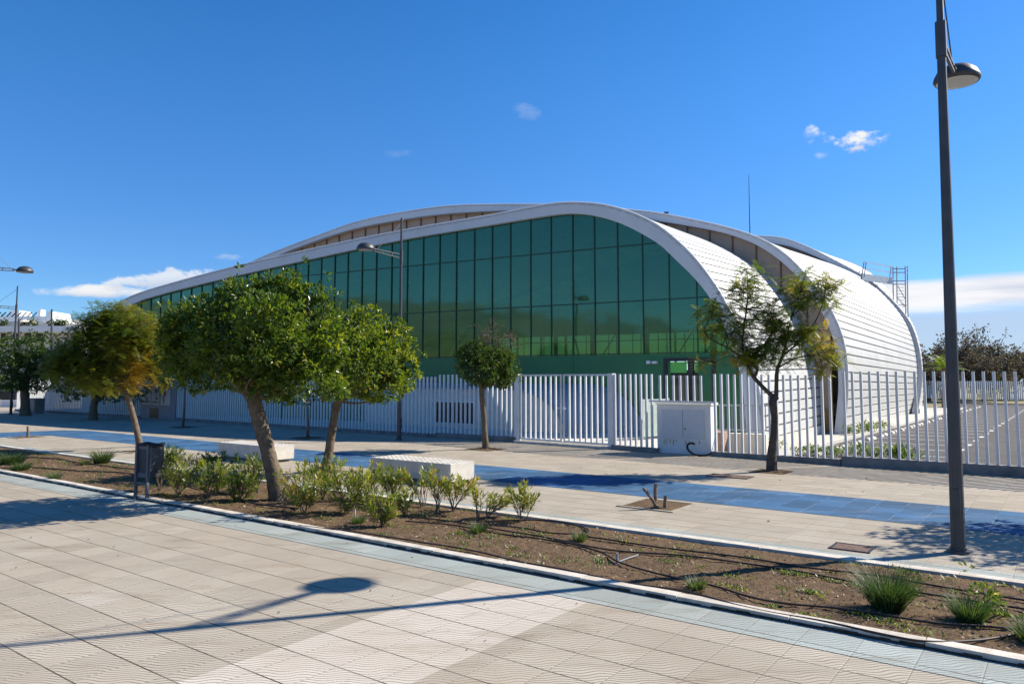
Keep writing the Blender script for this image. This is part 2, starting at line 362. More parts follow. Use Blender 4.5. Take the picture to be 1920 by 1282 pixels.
LM_litter = leaf_mat('litter', [(0.0, (0.045, 0.030, 0.018)), (0.6, (0.30, 0.20, 0.10)), (1.0, (0.55, 0.45, 0.30))], 0.8, 0.1)

# ------------------------------------------------------------------ mesh helpers
class MB:
    def __init__(s): s.v = []; s.f = []; s.t = []
    def add(s, vs, fs, tint=None):
        o = len(s.v); s.v.extend([tuple(x) for x in vs]); s.f.extend([tuple(i+o for i in f) for f in fs])
        if tint is not None: s.t.extend([tint]*len(vs))
    def box(s, c, sx, sy, sz, ax=None, ay=None, az=None, taper=1.0):
        c = Vector(c); ax = Vector(ax or (1, 0, 0)); ay = Vector(ay or (0, 1, 0)); az = Vector(az or (0, 0, 1))
        vs = []
        for k in (-1, 1):
            q = 1.0 if k < 0 else taper
            for i, j in ((-1, -1), (1, -1), (1, 1), (-1, 1)):
                vs.append(c + ax*(i*sx/2*q) + ay*(j*sy/2*q) + az*(k*sz/2))
        s.add(vs, [(3, 2, 1, 0), (4, 5, 6, 7), (0, 1, 5, 4), (1, 2, 6, 5), (2, 3, 7, 6), (3, 0, 4, 7)])
    def bar(s, p, q, w, h=None, up=(0, 0, 1)):
        p = Vector(p); q = Vector(q); d = q-p; l = d.length
        if l < 1e-6: return
        d.normalize(); u = Vector(up)
        if abs(d.dot(u)) > 0.97: u = Vector((1, 0, 0)) if abs(d.x) < 0.9 else Vector((0, 1, 0))
        r = d.cross(u).normalized(); u = r.cross(d)
        s.box((p+q)/2, w, h or w, l, r, u, d)
    def tube(s, pts, rad, seg=8, cap=True, jit=0.0, rng=None):
        pts = [Vector(p) for p in pts]; n = len(pts)
        if not hasattr(rad, '__len__'): rad = [rad]*n
        ref = Vector((0.31, 0.17, 0.93)); vs = []; fs = []
        for i in range(n):
            d = (pts[min(i+1, n-1)]-pts[max(i-1, 0)]).normalized()
            r = d.cross(ref)
            if r.length < 0.05: r = d.cross(Vector((1, 0, 0)))
            r.normalize(); u = r.cross(d)
            for k in range(seg):
                a = 2*math.pi*k/seg
                q = rad[i]*(1+(jit*(rng.random()-0.5) if rng else 0))
                vs.append(pts[i]+r*(math.cos(a)*q)+u*(math.sin(a)*q))
        for i in range(n-1):
            for k in range(seg):
                k2 = (k+1) % seg
                fs.append((i*seg+k, i*seg+k2, (i+1)*seg+k2, (i+1)*seg+k))
        if cap:
            fs.append(tuple(range(seg-1, -1, -1))); fs.append(tuple((n-1)*seg+k for k in range(seg)))
        s.add(vs, fs)
    def lathe(s, prof, c=(0, 0, 0), seg=24, ax=None, ay=None, az=None):
        c = Vector(c); ax = Vector(ax or (1, 0, 0)); ay = Vector(ay or (0, 1, 0)); az = Vector(az or (0, 0, 1)); vs = []; fs = []
        for r, z in prof:
            for k in range(seg):
                a = 2*math.pi*k/seg
                vs.append(c+ax*(r*math.cos(a))+ay*(r*math.sin(a))+az*z)
        n = len(prof)
        for i in range(n-1):
            for k in range(seg):
                k2 = (k+1) % seg
                fs.append((i*seg+k, i*seg+k2, (i+1)*seg+k2, (i+1)*seg+k))
        fs.append(tuple(range(seg-1, -1, -1))); fs.append(tuple((n-1)*seg+k for k in range(seg)))
        s.add(vs, fs)
    def prism(s, poly, z0, z1):
        n = len(poly)
        vs = [(p[0], p[1], z0) for p in poly]+[(p[0], p[1], z1) for p in poly]
        s.add(vs, [tuple(range(n-1, -1, -1)), tuple(range(n, 2*n))]+[(i, (i+1) % n, n+(i+1) % n, n+i) for i in range(n)])
    def strip(s, A, B, flip=False, tint=None):
        n = len(A)
        fs = [(i, i+1, n+i+1, n+i) for i in range(n-1)]
        if flip: fs = [f[::-1] for f in fs]
        s.add(list(A)+list(B), fs, tint)
    def build(s, name, material, parent=None, smooth=False, local=False):
        me = bpy.data.meshes.new(name)
        off = Vector((0, 0, 0))
        if parent is not None and not local:
            q = parent
            while q is not None: off = off + Vector(q.location); q = q.parent
        me.from_pydata([(x[0]-off.x, x[1]-off.y, x[2]-off.z) for x in s.v], [], s.f)
        if s.t and len(s.t) == len(s.v):
            at = me.attributes.new('tint', 'FLOAT', 'POINT'); at.data.foreach_set('value', np.array(s.t, dtype=np.float32))
        if smooth: me.polygons.foreach_set('use_smooth', [True]*len(me.polygons))
        mats = material if isinstance(material, (list, tuple)) else [material]
        for m in mats: me.materials.append(m)
        me.update()
        o = bpy.data.objects.new(name, me); COL.objects.link(o)
        if parent is not None: o.parent = parent
        return o

def tag(o, label=None, cat=None, group=None, kind=None):
    if label: o['label'] = label
    if cat: o['category'] = cat
    if group: o['group'] = group
    if kind: o['kind'] = kind
    return o
def thing(name, loc, label, cat, group=None, rz=0.0):
    o = bpy.data.objects.new(name, None); COL.objects.link(o); o.location = loc; o.rotation_euler = (0, 0, rz)
    o.empty_display_size = 0.3
    return tag(o, label, cat, group)
def struct(name, mb, m, smooth=False): return tag(mb.build(name, m, smooth=smooth), kind='structure')
def copy_tree(o, parent=None):
    c = o.copy(); COL.objects.link(c)
    if parent is not None: c.parent = parent
    for ch in list(o.children): copy_tree(ch, c)
    return c
def resample(P, n):
    P = [Vector(p) for p in P]; d = [0.0]
    for i in range(1, len(P)): d.append(d[-1]+(P[i]-P[i-1]).length)
    out = []; j = 0
    for k in range(n):
        t = d[-1]*k/(n-1)
        while j < len(P)-2 and d[j+1] < t: j += 1
        w = (t-d[j])/max(d[j+1]-d[j], 1e-9)
        out.append(P[j].lerp(P[j+1], min(max(w, 0), 1)))
    return out
def smooth_curve(P, it=2):
    P = [Vector(p) for p in P]
    for _ in range(it):
        Q = [P[0]]
        for i in range(len(P)-1):
            Q.append(P[i].lerp(P[i+1], 0.25)); Q.append(P[i].lerp(P[i+1], 0.75))
        Q.append(P[-1]); P = Q
    return P
def catmull(P, n=6):
    P = [Vector(p) for p in P]; Q = []
    for i in range(len(P)-1):
        p0 = P[max(i-1, 0)]; p1 = P[i]; p2 = P[i+1]; p3 = P[min(i+2, len(P)-1)]
        for k in range(n):
            t = k/n
            Q.append(0.5*((2*p1)+(p2-p0)*t+(2*p0-5*p1+4*p2-p3)*t*t+(3*p1-p0-3*p2+p3)*t**3))
    Q.append(P[-1]); return Q

# ------------------------------------------------------------------ ground, promenade, parking
def sheet(name, pts, z, m):
    mb = MB(); mb.add([(p[0], p[1], z) for p in pts], [tuple(range(len(pts)))]); o = struct(name, mb, m)
    if o.data.polygons[0].normal.z < 0: o.data.flip_normals()
    return o
sheet('ground', [(-900, -400), (900, -400), (900, 1500), (-900, 1500)], -0.48, M_earth)
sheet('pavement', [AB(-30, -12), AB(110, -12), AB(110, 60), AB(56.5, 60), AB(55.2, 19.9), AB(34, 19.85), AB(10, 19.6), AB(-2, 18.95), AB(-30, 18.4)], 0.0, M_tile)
mb = MB(); nA, nR = 150, 7; vs = []; fs = []
for i in range(nA+1):
    a = R(140+200*i/nA)
    for j in range(nR+1):
        rr = 230+40*j; h = (25+15*mnoise.noise(Vector((i*0.10, 3.3, 0)))+5*mnoise.noise(Vector((i*0.45, j*0.5, 1))))*math.sin(math.pi*min(1, j/4.0)/2) if j <= 4 else 25*(1-(j-4)/3)
        vs.append((rr*math.cos(a), rr*math.sin(a), max(h, 0)-0.5))
for i in range(nA):
    for j in range(nR):
        k = i*(nR+1)+j; fs.append((k, k+1, k+nR+2, k+nR+1))
mb.add(vs, fs); o = struct('hills', mb, mat('hill_scrub', (0.24, 0.22, 0.10), 0.95, var=0.4, vscale=0.03, dirt=(0.075, 0.085, 0.03)), smooth=True)
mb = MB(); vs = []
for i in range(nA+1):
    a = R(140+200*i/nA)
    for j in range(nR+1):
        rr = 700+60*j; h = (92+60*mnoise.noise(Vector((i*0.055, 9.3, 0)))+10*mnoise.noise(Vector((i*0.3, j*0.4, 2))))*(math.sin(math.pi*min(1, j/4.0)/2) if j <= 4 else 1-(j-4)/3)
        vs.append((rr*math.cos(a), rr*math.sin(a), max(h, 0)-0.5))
mb.add(vs, fs); struct('hills', mb, mat('far_ridge', (0.17, 0.20, 0.20), 0.95, var=0.3, vscale=0.012), smooth=True)  # grey-blue tint puts distance haze into the ridge colour
LAY = 0.004
blue = [AB(-30, 11.83), AB(29.6, 11.83), AB(30.1, 13.0), AB(31.3, 13.9), AB(-30, 13.9)]
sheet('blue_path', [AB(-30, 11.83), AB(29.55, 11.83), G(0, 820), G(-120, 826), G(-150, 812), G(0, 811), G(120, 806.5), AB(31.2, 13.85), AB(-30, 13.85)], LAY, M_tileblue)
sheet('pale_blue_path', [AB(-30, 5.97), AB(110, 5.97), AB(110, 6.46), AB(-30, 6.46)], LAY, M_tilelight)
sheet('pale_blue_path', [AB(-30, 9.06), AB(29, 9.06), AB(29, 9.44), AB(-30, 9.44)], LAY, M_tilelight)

# planting bed
rng = random.Random(5)
def soil_h(a, b):
    p = Vector((a*0.9, b*0.9, 0.3)); q = Vector((a*4, b*4, 1.3)); w = Vector((a*13, b*13, 4.1))
    return 0.026+0.010*mnoise.noise(Vector((a*24, b*24, 2)))+0.030*mnoise.noise(p)+0.018*mnoise.noise(q)+0.010*mnoise.noise(w)
mb = MB(); A0, A1, B0, B1 = -9.0, 26.0, 6.62, 8.90
na, nb = 760, 50; vs = []; fs = []
for i in range(na+1):
    for j in range(nb+1):
        a = A0+(A1-A0)*i/na; b = B0+(B1-B0)*j/nb
        e = min(j, nb-j)/4.0
        vs.append(AB(a, b, soil_h(a, b)*min(1, 0.35+e*0.65)))
for i in range(na):
    for j in range(nb):
        k = i*(nb+1)+j; fs.append((k, k+1, k+nb+2, k+nb+1))
mb.add(vs, fs); so = struct('planting_soil', mb, M_soil, smooth=True)
if so.data.polygons[0].normal.z < 0: so.data.flip_normals()
def soilz(p):
    a, b = toab(p); return soil_h(a, b)
# kerbs: individual stones butted with narrow joints
def kerb(name, b0, b1, z0, z1, seed):
    r = random.Random(seed); mb = MB(); a = A0
    while a < A1:
        l = 0.98+r.random()*0.04; dz = (r.random()-0.5)*0.008; db = (r.random()-0.5)*0.010
        c = AB(a+l/2, (b0+b1)/2+db, 0)
        w = b1-b0
        mb.box((c.x, c.y, (z0+z1)/2+dz/2), l-0.010, w, z1-z0+dz, D1, D2)
        a += l
    return struct(name, mb, M_kerb)
kerb('kerb', 6.47, 6.60, -0.05, 0.050, 1); kerb('kerb', 8.90, 9.05, -0.05, 0.045, 2)
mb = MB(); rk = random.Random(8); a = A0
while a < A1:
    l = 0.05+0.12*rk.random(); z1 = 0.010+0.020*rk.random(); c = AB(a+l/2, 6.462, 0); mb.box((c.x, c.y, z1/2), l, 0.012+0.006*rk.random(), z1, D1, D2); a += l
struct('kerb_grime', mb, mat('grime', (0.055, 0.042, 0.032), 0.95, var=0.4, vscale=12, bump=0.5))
mb = MB(); c = AB(A1+0.06, 7.76, 0); mb.box((c.x, c.y, 0.02), 0.12, 2.3, 0.13, D1, D2); struct('kerb', mb, M_kerb)

# yard platform behind the fence (pale concrete)
FENCE = {'F0': Vector((-32.23, 48.85, 0)), 'F1': Vector((-19.67, 39.92, 0)), 'E0': Vector((-16.88, 37.8, 0)), 'E1': Vector((-9.7, 31.75, 0)),
         'D0': Vector((-2.6, 26.29, 0)), 'D1': Vector((0.17, 24.35, 0)), 'C0': Vector((2.94, 21.95, 0)), 'B0': Vector((5.32, 20.0, 0)),
         'A0': Vector((7.76, 17.75, 0)), 'A1': Vector((15.3, 12.0, 0))}
ED0 = (FENCE['D1']-FENCE['C0']).normalized()
mb = MB()
poly = [FENCE['F0']+D2*0.12, FENCE['F1']+D2*0.12, FENCE['E0']+D2*0.12, FENCE['E1']+D2*0.12, FENCE['D0']+D2*0.12, FENCE['D1']+D2*0.10, FENCE['C0']+D2*0.10, FENCE['C0']+D2*0.10-ED0*1.3, FP(2.6, 0.3, 0), FP(34, 0.3, 0)]
PL = 0.10                               # level of the yard platform
mb.prism([(p.x, p.y) for p in poly], -0.6, PL); struct('yard_pavement', mb, M_palecon)
mb = MB()
poly = [FENCE['C0']+D2*0.10-ED0*1.31, FENCE['B0']+D2*0.11, FENCE['B0'].lerp(FENCE['A0'], 0.3)+D2*0.11, YARD(6.2, 17.6), YARD(6.2, 62), YARD(8.6, 62), FP(-0.3, 2, 0), FP(2.58, 0.3, 0)]
mb.add([(p.x, p.y, ZB) for p in poly], [tuple(range(len(poly)))]); o = struct('gravel_verge', mb, M_gravel)
if o.data.polygons[0].normal.z < 0: o.data.flip_normals()
sheet('parking_lot', [YARD(8, 15.4), YARD(-40, 15.0), YARD(-40, 75), YARD(8, 75)], ZB-0.02, M_asphalt)
# white parking lines
mb = MB(); zl = ZB-0.0155
for k in range(-2, 24):
    b = 20.6+k*2.05
    p, q = YARD(2.75, b), YARD(6.05, b); d = q-p; c = (p+q)/2; mb.box((c.x, c.y, zl), d.length, 0.10, 0.003, d.normalized(), D2)
    c = YARD(2.65, b+0.55); mb.box((c.x, c.y, zl), 0.16, 0.75, 0.003, D1, D2)
for k in range(12):
    b = 21+k*4.0; c = YARD(-13.5, b); mb.box((c.x, c.y, zl), 5.2, 0.10, 0.003, D1, D2)
struct('road_markings', mb, M_paint)
mb = MB()
for k in range(45):
    c = YARD(6.15, 17.8+k*1.0); mb.box((c.x, c.y, ZB-0.02), 0.16, 1.185, 0.24, D1, D2)
struct('kerb', mb, M_palecon)

# wheel stops: one low two-humped block per bay
ws = MB()
for k in (-1, 1):
    prof = [(-0.10, 0.0), (-0.075, 0.075), (0.0, 0.10), (0.075, 0.075), (0.10, 0.0)]
    L_ = 0.55; x0 = k*0.42
    v = [Vector((x0-L_/2, y, z)) for y, z in prof]+[Vector((x0+L_/2, y, z)) for y, z in prof]
    ws.add(v, [(i, i+1, 5+i+1, 5+i) for i in range(4)]+[(4, 3, 2, 1, 0), (5, 6, 7, 8, 9), (0, 5, 9, 4)])
wsm = None
for k in range(22):
    c = YARD(5.55, 21.6+k*2.05, -0.02)
    if wsm is None: o = ws.build('wheel_stop', M_palecon); wsm = o
    else: o = wsm.copy(); COL.objects.link(o)
    o.location = c; o.rotation_euler = (0, 0, math.atan2(D2.y, D2.x))
    tag(o, 'low pale concrete wheel stop in the row along the car park edge', 'wheel stop', 'wheel stops beside the hall')

# ------------------------------------------------------------------ the hall
hall = thing('sports_hall', (P1.x, P1.y, ZB), 'large arched hall with green glass front and white ribbed cladding', 'building')
def crv(n, px, left=(), foot=None):
    L = [(p[0], p[1]) for p in left]+[FPX(u, v, n) for u, v in px]
    if foot: L.append(foot)
    return [Vector((s, z, 0)) for s, z in L]
LF = [(33.0, 0.0), (32.9, 1.2), (32.75, 2.6), (32.3, 3.9), (31.6, 4.95)]
a1o = crv(0, [(207,577),(233,561),(267,547),(333,528),(400,510),(467,493),(550,475),(640,455),(760,431),(867,413),(933,401.5),(1000,388),(1033,382),(1067,379.3),(1117,381.7),(1150,388),(1183,398),(1227,418),(1260,443),(1297,477),(1323,510),(1343,538),(1380,605),(1407,670),(1418,710),(1427,760),(1431,800)], LF, (-0.51, -0.03))
a1i = crv(0, [(247,568),(300,552),(367,535),(450,515),(640,473),(760,448),(883,428),(990,410),(1050,401),(1080,400),(1110,403),(1157,415),(1203,437.5),(1240,460),(1254,475),(1305,523),(1335,563),(1358,608),(1377,662),(1388,700),(1394.5,745),(1399,800)], [(31.7, 0), (31.6, 2.0), (31.2, 3.6), (30.6, 4.8)], (0.0, -0.03))
a2o = crv(8, [(467,493),(500,478),(533,465),(600,440),(667,415),(750,398),(833,386),(900,383.5),(1000,383),(1090,384),(1173,393),(1227,398),(1300,412),(1367,427),(1417,443),(1450,460),(1483,485),(1500,503),(1532,541),(1557,580),(1569,603),(1578,627),(1585,656),(1588.5,690),(1589,731),(1587,760),(1583.5,790)], [(36.0, 0), (35.9, 2.0), (35.4, 4.4), (34.0, 6.6), (32.0, 8.2)], (-1.8, -0.03))
a2i = crv(8, [(510,482),(600,448),(667,427),(750,411.7),(833,400),(950,394),(1080,396),(1173,404),(1223,413),(1260,418),(1340,432),(1380,443),(1423,460),(1470,493),(1500,524),(1524,556),(1542,586),(1552,608),(1560.6,629),(1566,656),(1571,687),(1572.5,731),(1568,776)], [(35.0, 0), (34.9, 2.0), (34.3, 4.2), (33.0, 6.2), (31.0, 7.9)], (-1.45, -0.03))
b1 = crv(8.35, [(1000,399),(1100,399),(1170,403),(1223,413),(1260,429),(1310,445),(1350,461),(1397,485),(1437,513),(1460,540),(1485,573),(1507,615),(1520,646),(1528,677),(1533.5,706),(1538,731),(1540,775)], [(34.0, 0), (33.8, 2), (33.4, 3.9), (32.4, 5.2), (30.5, 6.2), (26.5, 6.9), (21, 7.6), (16, 8.2)], (-0.95, -0.03))
a3o = crv(28, [(1300,444),(1380,441),(1427,443),(1450,443.5),(1477,448),(1503,458),(1530,470),(1570,491),(1617,515.5),(1650,540),(1688,578),(1708,606),(1720,640),(1727,677),(1728.5,720)], [(31, 0), (30.9, 3), (29.5, 6), (26.0, 8.6), (20, 10.6), (14, 11.3)], (-3.75, -0.03))
a3i = crv(28, [(1300,455),(1380,452),(1427,454),(1477,460),(1503,470),(1530,481),(1570,499.5),(1617,521.5),(1650,545.5),(1682,582),(1700,609),(1712,641),(1718.5,677),(1720,720)], [(30.2, 0), (30.1, 3), (28.8, 5.8), (25.5, 8.3), (20, 10.2), (14, 10.9)], (-3.45, -0.03))
b2 = crv(28.5, [(1300,459),(1380,457),(1427,459),(1460,463),(1503,475),(1543,489.5),(1570,498),(1617,519),(1650,543.5),(1684.5,580),(1703,607.5),(1715.5,640),(1722,677),(1723.5,720)], [(30.2, 0), (30.1, 3), (28.8, 5.8), (25.5, 8.2), (20, 9.9), (14, 10.5)], (-3.4, -0.03))
e3 = crv(33.5, [(1450,452),(1490,458),(1530,470),(1583,487),(1617,501),(1643,518.5),(1670,547),(1690,571),(1703,591),(1717,617),(1726.5,650),(1731,693),(1732,735)], [(30, 0), (29.9, 3), (28.6, 6), (25.5, 8.4), (20, 10.3), (14, 11.2), (8.5, 11.6)], (-3.9, -0.03))
def fc(C): return smooth_curve(C, 2)
a1o, a1i, a2o, a2i, b1, a3o, a3i, b2, e3 = [fc(c) for c in (a1o, a1i, a2o, a2i, b1, a3o, a3i, b2, e3)]
def to3(C, n): return [FP(c.x, n, c.y) for c in C]

def fascia(out, inn, n, depth, parent):
    K = 120; O = resample(out, K); I = resample(inn, K); mb = MB()
    Of, If = to3(O, n), to3(I, n); Ob, Ib = to3(O, n+depth), to3(I, n+depth)
    mb.strip(Of, If); mb.strip(If, Ib); mb.strip(Ib, Ob); mb.strip(Ob, Of)
    return mb.build('fascia', M_fascia, parent)
def rim(C, n):  # tube added to cover the seam gaps along the rib tops
    Q = to3(resample(C, 110), n+0.03); mb = MB(); mb.tube(Q, 0.055, 6); return mb.build('edge_trim', M_fascia, hall, smooth=True)
rim(a1o, 0.0); rim(a2o, 8.0); rim(a3o, 28.0)
fascia(a1o, a1i, 0.0, 0.30, hall); fascia(a2o, a2i, 8.0, 0.28, hall); fascia(a3o, a3i, 28.0, 0.4, hall)

def skin(A, na_, B, nb_, pitch, parent, over=0.0):
    """horizontal cladding boards with recessed seams, ruled between two rib outlines (from the right foot up)"""
    A = A[::-1]; B = B[::-1]
    La = sum((A[i+1]-A[i]).length for i in range(len(A)-1)); NB = int(La/pitch)
    K = NB*6+1
    RA = resample(A, K); RB = resample(B, K)
    def off(C, i, d):
        t = (C[min(i+1, K-1)]-C[max(i-1, 0)]).normalized(); nrm = Vector((-t.y, t.x, 0))
        return C[i]+nrm*d
    clad = MB(); seam = MB()
    for k in range(NB):
        i0 = k*6; i1 = k*6+5; i2 = k*6+6
        a = [off(RA, i, over) for i in (i0, i0+2, i1)]; b = [off(RB, i, over) for i in (i0, i0+2, i1)]
        rows = [to3([p], na_)[0] for p in a], [to3([p], nb_)[0] for p in b]
        clad.strip(rows[0], rows[1])
        # board edges (top and bottom lips) and end
        ia = [off(RA, i0, -0.06), off(RA, i1, -0.06)]; ib = [off(RB, i0, -0.06), off(RB, i1, -0.06)]
        clad.strip([rows[0][0], rows[1][0]], [to3([ia[0]], na_)[0], to3([ib[0]], nb_)[0]])
        clad.strip([rows[0][2], rows[1][2]], [to3([ia[1]], na_)[0], to3([ib[1]], nb_)[0]])
        clad.strip([to3([ia[0]], na_)[0], rows[0][0]], [to3([ia[1]], na_)[0], rows[0][2]])
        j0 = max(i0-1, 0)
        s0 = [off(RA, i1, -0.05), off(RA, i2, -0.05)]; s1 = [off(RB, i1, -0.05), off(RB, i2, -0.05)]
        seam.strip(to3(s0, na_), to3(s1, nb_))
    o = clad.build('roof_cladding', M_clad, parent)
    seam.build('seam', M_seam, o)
    return o
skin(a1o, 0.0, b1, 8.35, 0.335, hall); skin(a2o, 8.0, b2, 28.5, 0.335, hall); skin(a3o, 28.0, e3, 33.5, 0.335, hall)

# grey base under the cladding on the side
mb = MB()
for (p, q) in ((FP(-0.62, 0.3, 0), FP(-1.02, 8.3, 0)), (FP(-1.95, 8.3, 0), FP(-3.2, 28.7, 0)), (FP(-3.85, 28.9, 0), FP(-4.0, 33.4, 0))):
    mb.bar(p+Vector((0, 0, 0.15)), q+Vector((0, 0, 0.15)), 0.10, 0.42)
mb.build('base_course', M_palecon, hall)

# front glazing
def top_of(C, s):                          # height of an outline at s (upper branch)
    best = 0.0
    for i in range(len(C)-1):
        p, q = C[i], C[i+1]
        if (p.x-s)*(q.x-s) <= 0 and abs(p.x-q.x) > 1e-6:
            z = p.y+(q.y-p.y)*(s-p.x)/(q.x-p.x); best = max(best, z)
    return best
MULL = [0.55, 1.41, 2.27, 3.13, 3.97, 4.78, 5.57, 6.38, 7.17, 7.97, 8.72, 9.47, 10.25, 11.0, 11.75, 12.49, 13.25, 14.01, 14.73, 15.47, 16.17]
while MULL[-1] < 30.6: MULL.append(MULL[-1]+0.735)
SILL = 2.80; T = (4.51, 6.31); NG = 0.18
glz = MB(); wall = MB(); rgl = random.Random(12)
edges = [0.02]+MULL+[31.5]
for i in range(len(edges)-1):
    s0, s1 = edges[i], edges[i+1]
    K = 6
    S_ = [s0+(s1-s0)*k/K for k in range(K+1)]
    tops = [max(top_of(a1i, s)+0.12, 0.05) for s in S_]
    if max(tops) > SILL+0.05:
        zs = [SILL, T[0], T[1], 99]
        for q in range(3):                # every pane sits a hair out of true
            if max(tops) <= zs[q]: break
            ta, tb = (rgl.random()-.5)*0.012, (rgl.random()-.5)*0.012
            lo = [FP(s, NG+ta*(s-s0)/(s1-s0)-ta/2, min(max(zs[q], SILL), t)) for s, t in zip(S_, tops)]
            hi = [FP(s, NG+ta*(s-s0)/(s1-s0)-ta/2+tb, max(min(t, zs[q+1]), min(zs[q], t))) for s, t in zip(S_, tops)]
            glz.strip(lo, hi, True, rgl.random())
    S2 = [s for s in S_]
    b0_ = [FP(s, NG-0.03, -0.02) for s in S2]; b1_ = [FP(s, NG-0.03, min(SILL, t)) for s, t in zip(S2, tops)]
    if not (s0 >= 0.93 and s1 <= 2.5): wall.strip(b0_, b1_, True)
# wall round the door opening (door between s 0.94 and 2.42)
wall.strip([FP(1.41, NG-0.03, 2.66), FP(2.27, NG-0.03, 2.66)], [FP(1.41, NG-0.03, SILL), FP(2.27, NG-0.03, SILL)], True)
glz.build('glazing', M_glass, hall)
lw = wall.build('lower_wall', M_greenwall, hall)
for s in (5.57, 9.1, 12.49, 16.17, 19.9, 23.6, 27.2):
    mb = MB(); mb.bar(FP(s, NG-0.032, 0.2), FP(s, NG-0.032, SILL), 0.012, 0.006, FN); mb.build('panel_joint', M_greenframe, lw)
mul = MB()
for s in MULL:
    t = top_of(a1i, s)
    if t > SILL+0.2: mul.bar(FP(s, NG-0.01, SILL), FP(s, NG-0.01, t+0.05), 0.036, 0.07, FN)
for z in T+(SILL+0.03,):
    S_ = [s for s in np.arange(0.0, 31.5, 0.05) if top_of(a1i, s) > z]
    mul.bar(FP(S_[0], NG-0.015, z), FP(S_[-1], NG-0.015, z), 0.036, 0.04 if z > 3 else 0.07, FN)
mul.build('mullion', M_greenframe, hall)

# door
dr = MB()
for s in (0.94, 1.63, 2.42): dr.bar(FP(s, NG-0.05, 0.1), FP(s, NG-0.05, 2.66), 0.13 if s != 1.63 else 0.2, 0.10, FN)
dr.bar(FP(0.90, NG-0.06, 2.62), FP(2.46, NG-0.06, 2.62), 0.12, 0.10, FN)
door = dr.build('door', M_darkmetal, hall)
for s0, s1 in ((1.0, 1.54), (1.73, 2.36)):
    mb = MB(); mb.strip([FP(s0, NG-0.02, 0.1), FP(s1, NG-0.02, 0.1)], [FP(s0, NG-0.02, 2.30), FP(s1, NG-0.02, 2.30)], True); mb.build('pane', M_doorpane, door)
    mb = MB(); mb.strip([FP(s0+.03, NG-0.024, 2.22), FP(s1-.03, NG-0.024, 2.22)], [FP(s0+.03, NG-0.024, 2.55), FP(s1-.03, NG-0.024, 2.55)], True); mb.build('top_pane', M_lime, door)  # bright green top pane of each door leaf
# raised figure 3 on the wall
mb = MB()
for zc, a0, a1_ in ((2.30, 150, -95), (1.86, 95, -150)):
    P_ = []
    for k in range(19):
        t = R(a0+(a1_-a0)*k/18); P_.append(FP(0.50-0.22*math.cos(t), NG-0.055, zc+0.215*math.sin(t)))
    for k in range(18): mb.bar(P_[k], P_[k+1], 0.085, 0.05, FN)
mb.build('numeral', M_greenwall, hall)
# floodlight over the door
mb = MB(); mb.box(FP(2.95, NG-0.10, 2.55), 0.14, 0.12, 0.12, FS, FN); mb.box(FP(2.72, NG-0.16, 2.54), 0.16, 0.2, 0.09, FS, FN); mb.bar(FP(2.95, NG-0.1, 2.55), FP(2.7, NG-0.12, 2.55), 0.03)
mb.build('floodlight', M_white, hall)

# bronze glazing behind the second rib, with orange frames
cl = MB(); fr = MB(); n2 = 8.42
ss = list(np.arange(-1.4, 34.6, 0.3))
for i in range(len(ss)-1):
    s0, s1 = ss[i], ss[i+1]
    t0, t1 = top_of(a2i, s0)+0.1, top_of(a2i, s1)+0.1
    l0, l1 = max(top_of(b1, s0)-0.35, 0), max(top_of(b1, s1)-0.35, 0)
    if min(t0, t1) < 0.3: continue
    cl.strip([FP(s0, n2, l0), FP(s1, n2, l1)], [FP(s0, n2, t0), FP(s1, n2, t1)], True)
clo = cl.build('clerestory', M_tan, hall)
for s in np.arange(-0.6, 34.4, 0.93):
    t = top_of(a2i, s)
    if t > 0.5:
        fr = MB(); fr.bar(FP(s, n2-0.03, max(top_of(b1, s)-0.2, 0)), FP(s, n2-0.03, t+0.05), 0.06, 0.06, FN); fr.build('frame', M_tanframe, clo)
mb = MB()
P_ = [FP(-1.3, 9.0, 0.0), FP(-1.3, 9.0, 1.0)]
mb.box(FP(-1.2, 8.33, 0.48), 0.30, 0.08, 1.0, FS, FN); mb.build('access_panel', mat('ochre_panel', (0.36, 0.19, 0.06), 0.6), hall)
# glazing behind the third rib
cl = MB()
ss = list(np.arange(-3.4, 30, 0.3))
for i in range(len(ss)-1):
    s0, s1 = ss[i], ss[i+1]
    t0, t1 = top_of(a3i, s0)+0.1, top_of(a3i, s1)+0.1
    l0, l1 = max(top_of(b2, s0)-0.4, 0), max(top_of(b2, s1)-0.4, 0)
    if min(t0, t1) > 0.3: cl.strip([FP(s0, 28.55, l0), FP(s1, 28.55, l1)], [FP(s0, 28.55, t0), FP(s1, 28.55, t1)], True)
cl.build('clerestory', M_tan, hall)
# rear wall with a long window band
rw = MB()
ss = list(np.arange(-3.9, 30, 0.4))
for i in range(len(ss)-1):
    s0, s1 = ss[i], ss[i+1]
    t0, t1 = top_of(e3, s0), top_of(e3, s1)
    if min(t0, t1) < 0.3: continue
    if 3.0 < s0 < 28:
        rw.strip([FP(s0, 33.4, 0), FP(s1, 33.4, 0)], [FP(s0, 33.4, 0.7), FP(s1, 33.4, 0.7)], True)
        rw.strip([FP(s0, 33.4, 5.6), FP(s1, 33.4, 5.6)], [FP(s0, 33.4, t0), FP(s1, 33.4, t1)], True)
    else: rw.strip([FP(s0, 33.4, 0), FP(s1, 33.4, 0)], [FP(s0, 33.4, t0), FP(s1, 33.4, t1)], True)
rw.build('rear_wall', M_interior, hall)
mb = MB()
for s in np.arange(3.2, 28, 2.3): mb.bar(FP(s, 33.3, 0.7), FP(s, 33.3, 5.6), 0.16, 0.2, FN)
mb.bar(FP(3, 33.3, 3.3), FP(28, 33.3, 3.3), 0.12, 0.12, FN)
mb.build('rear_mullion', M_darkmetal, hall)
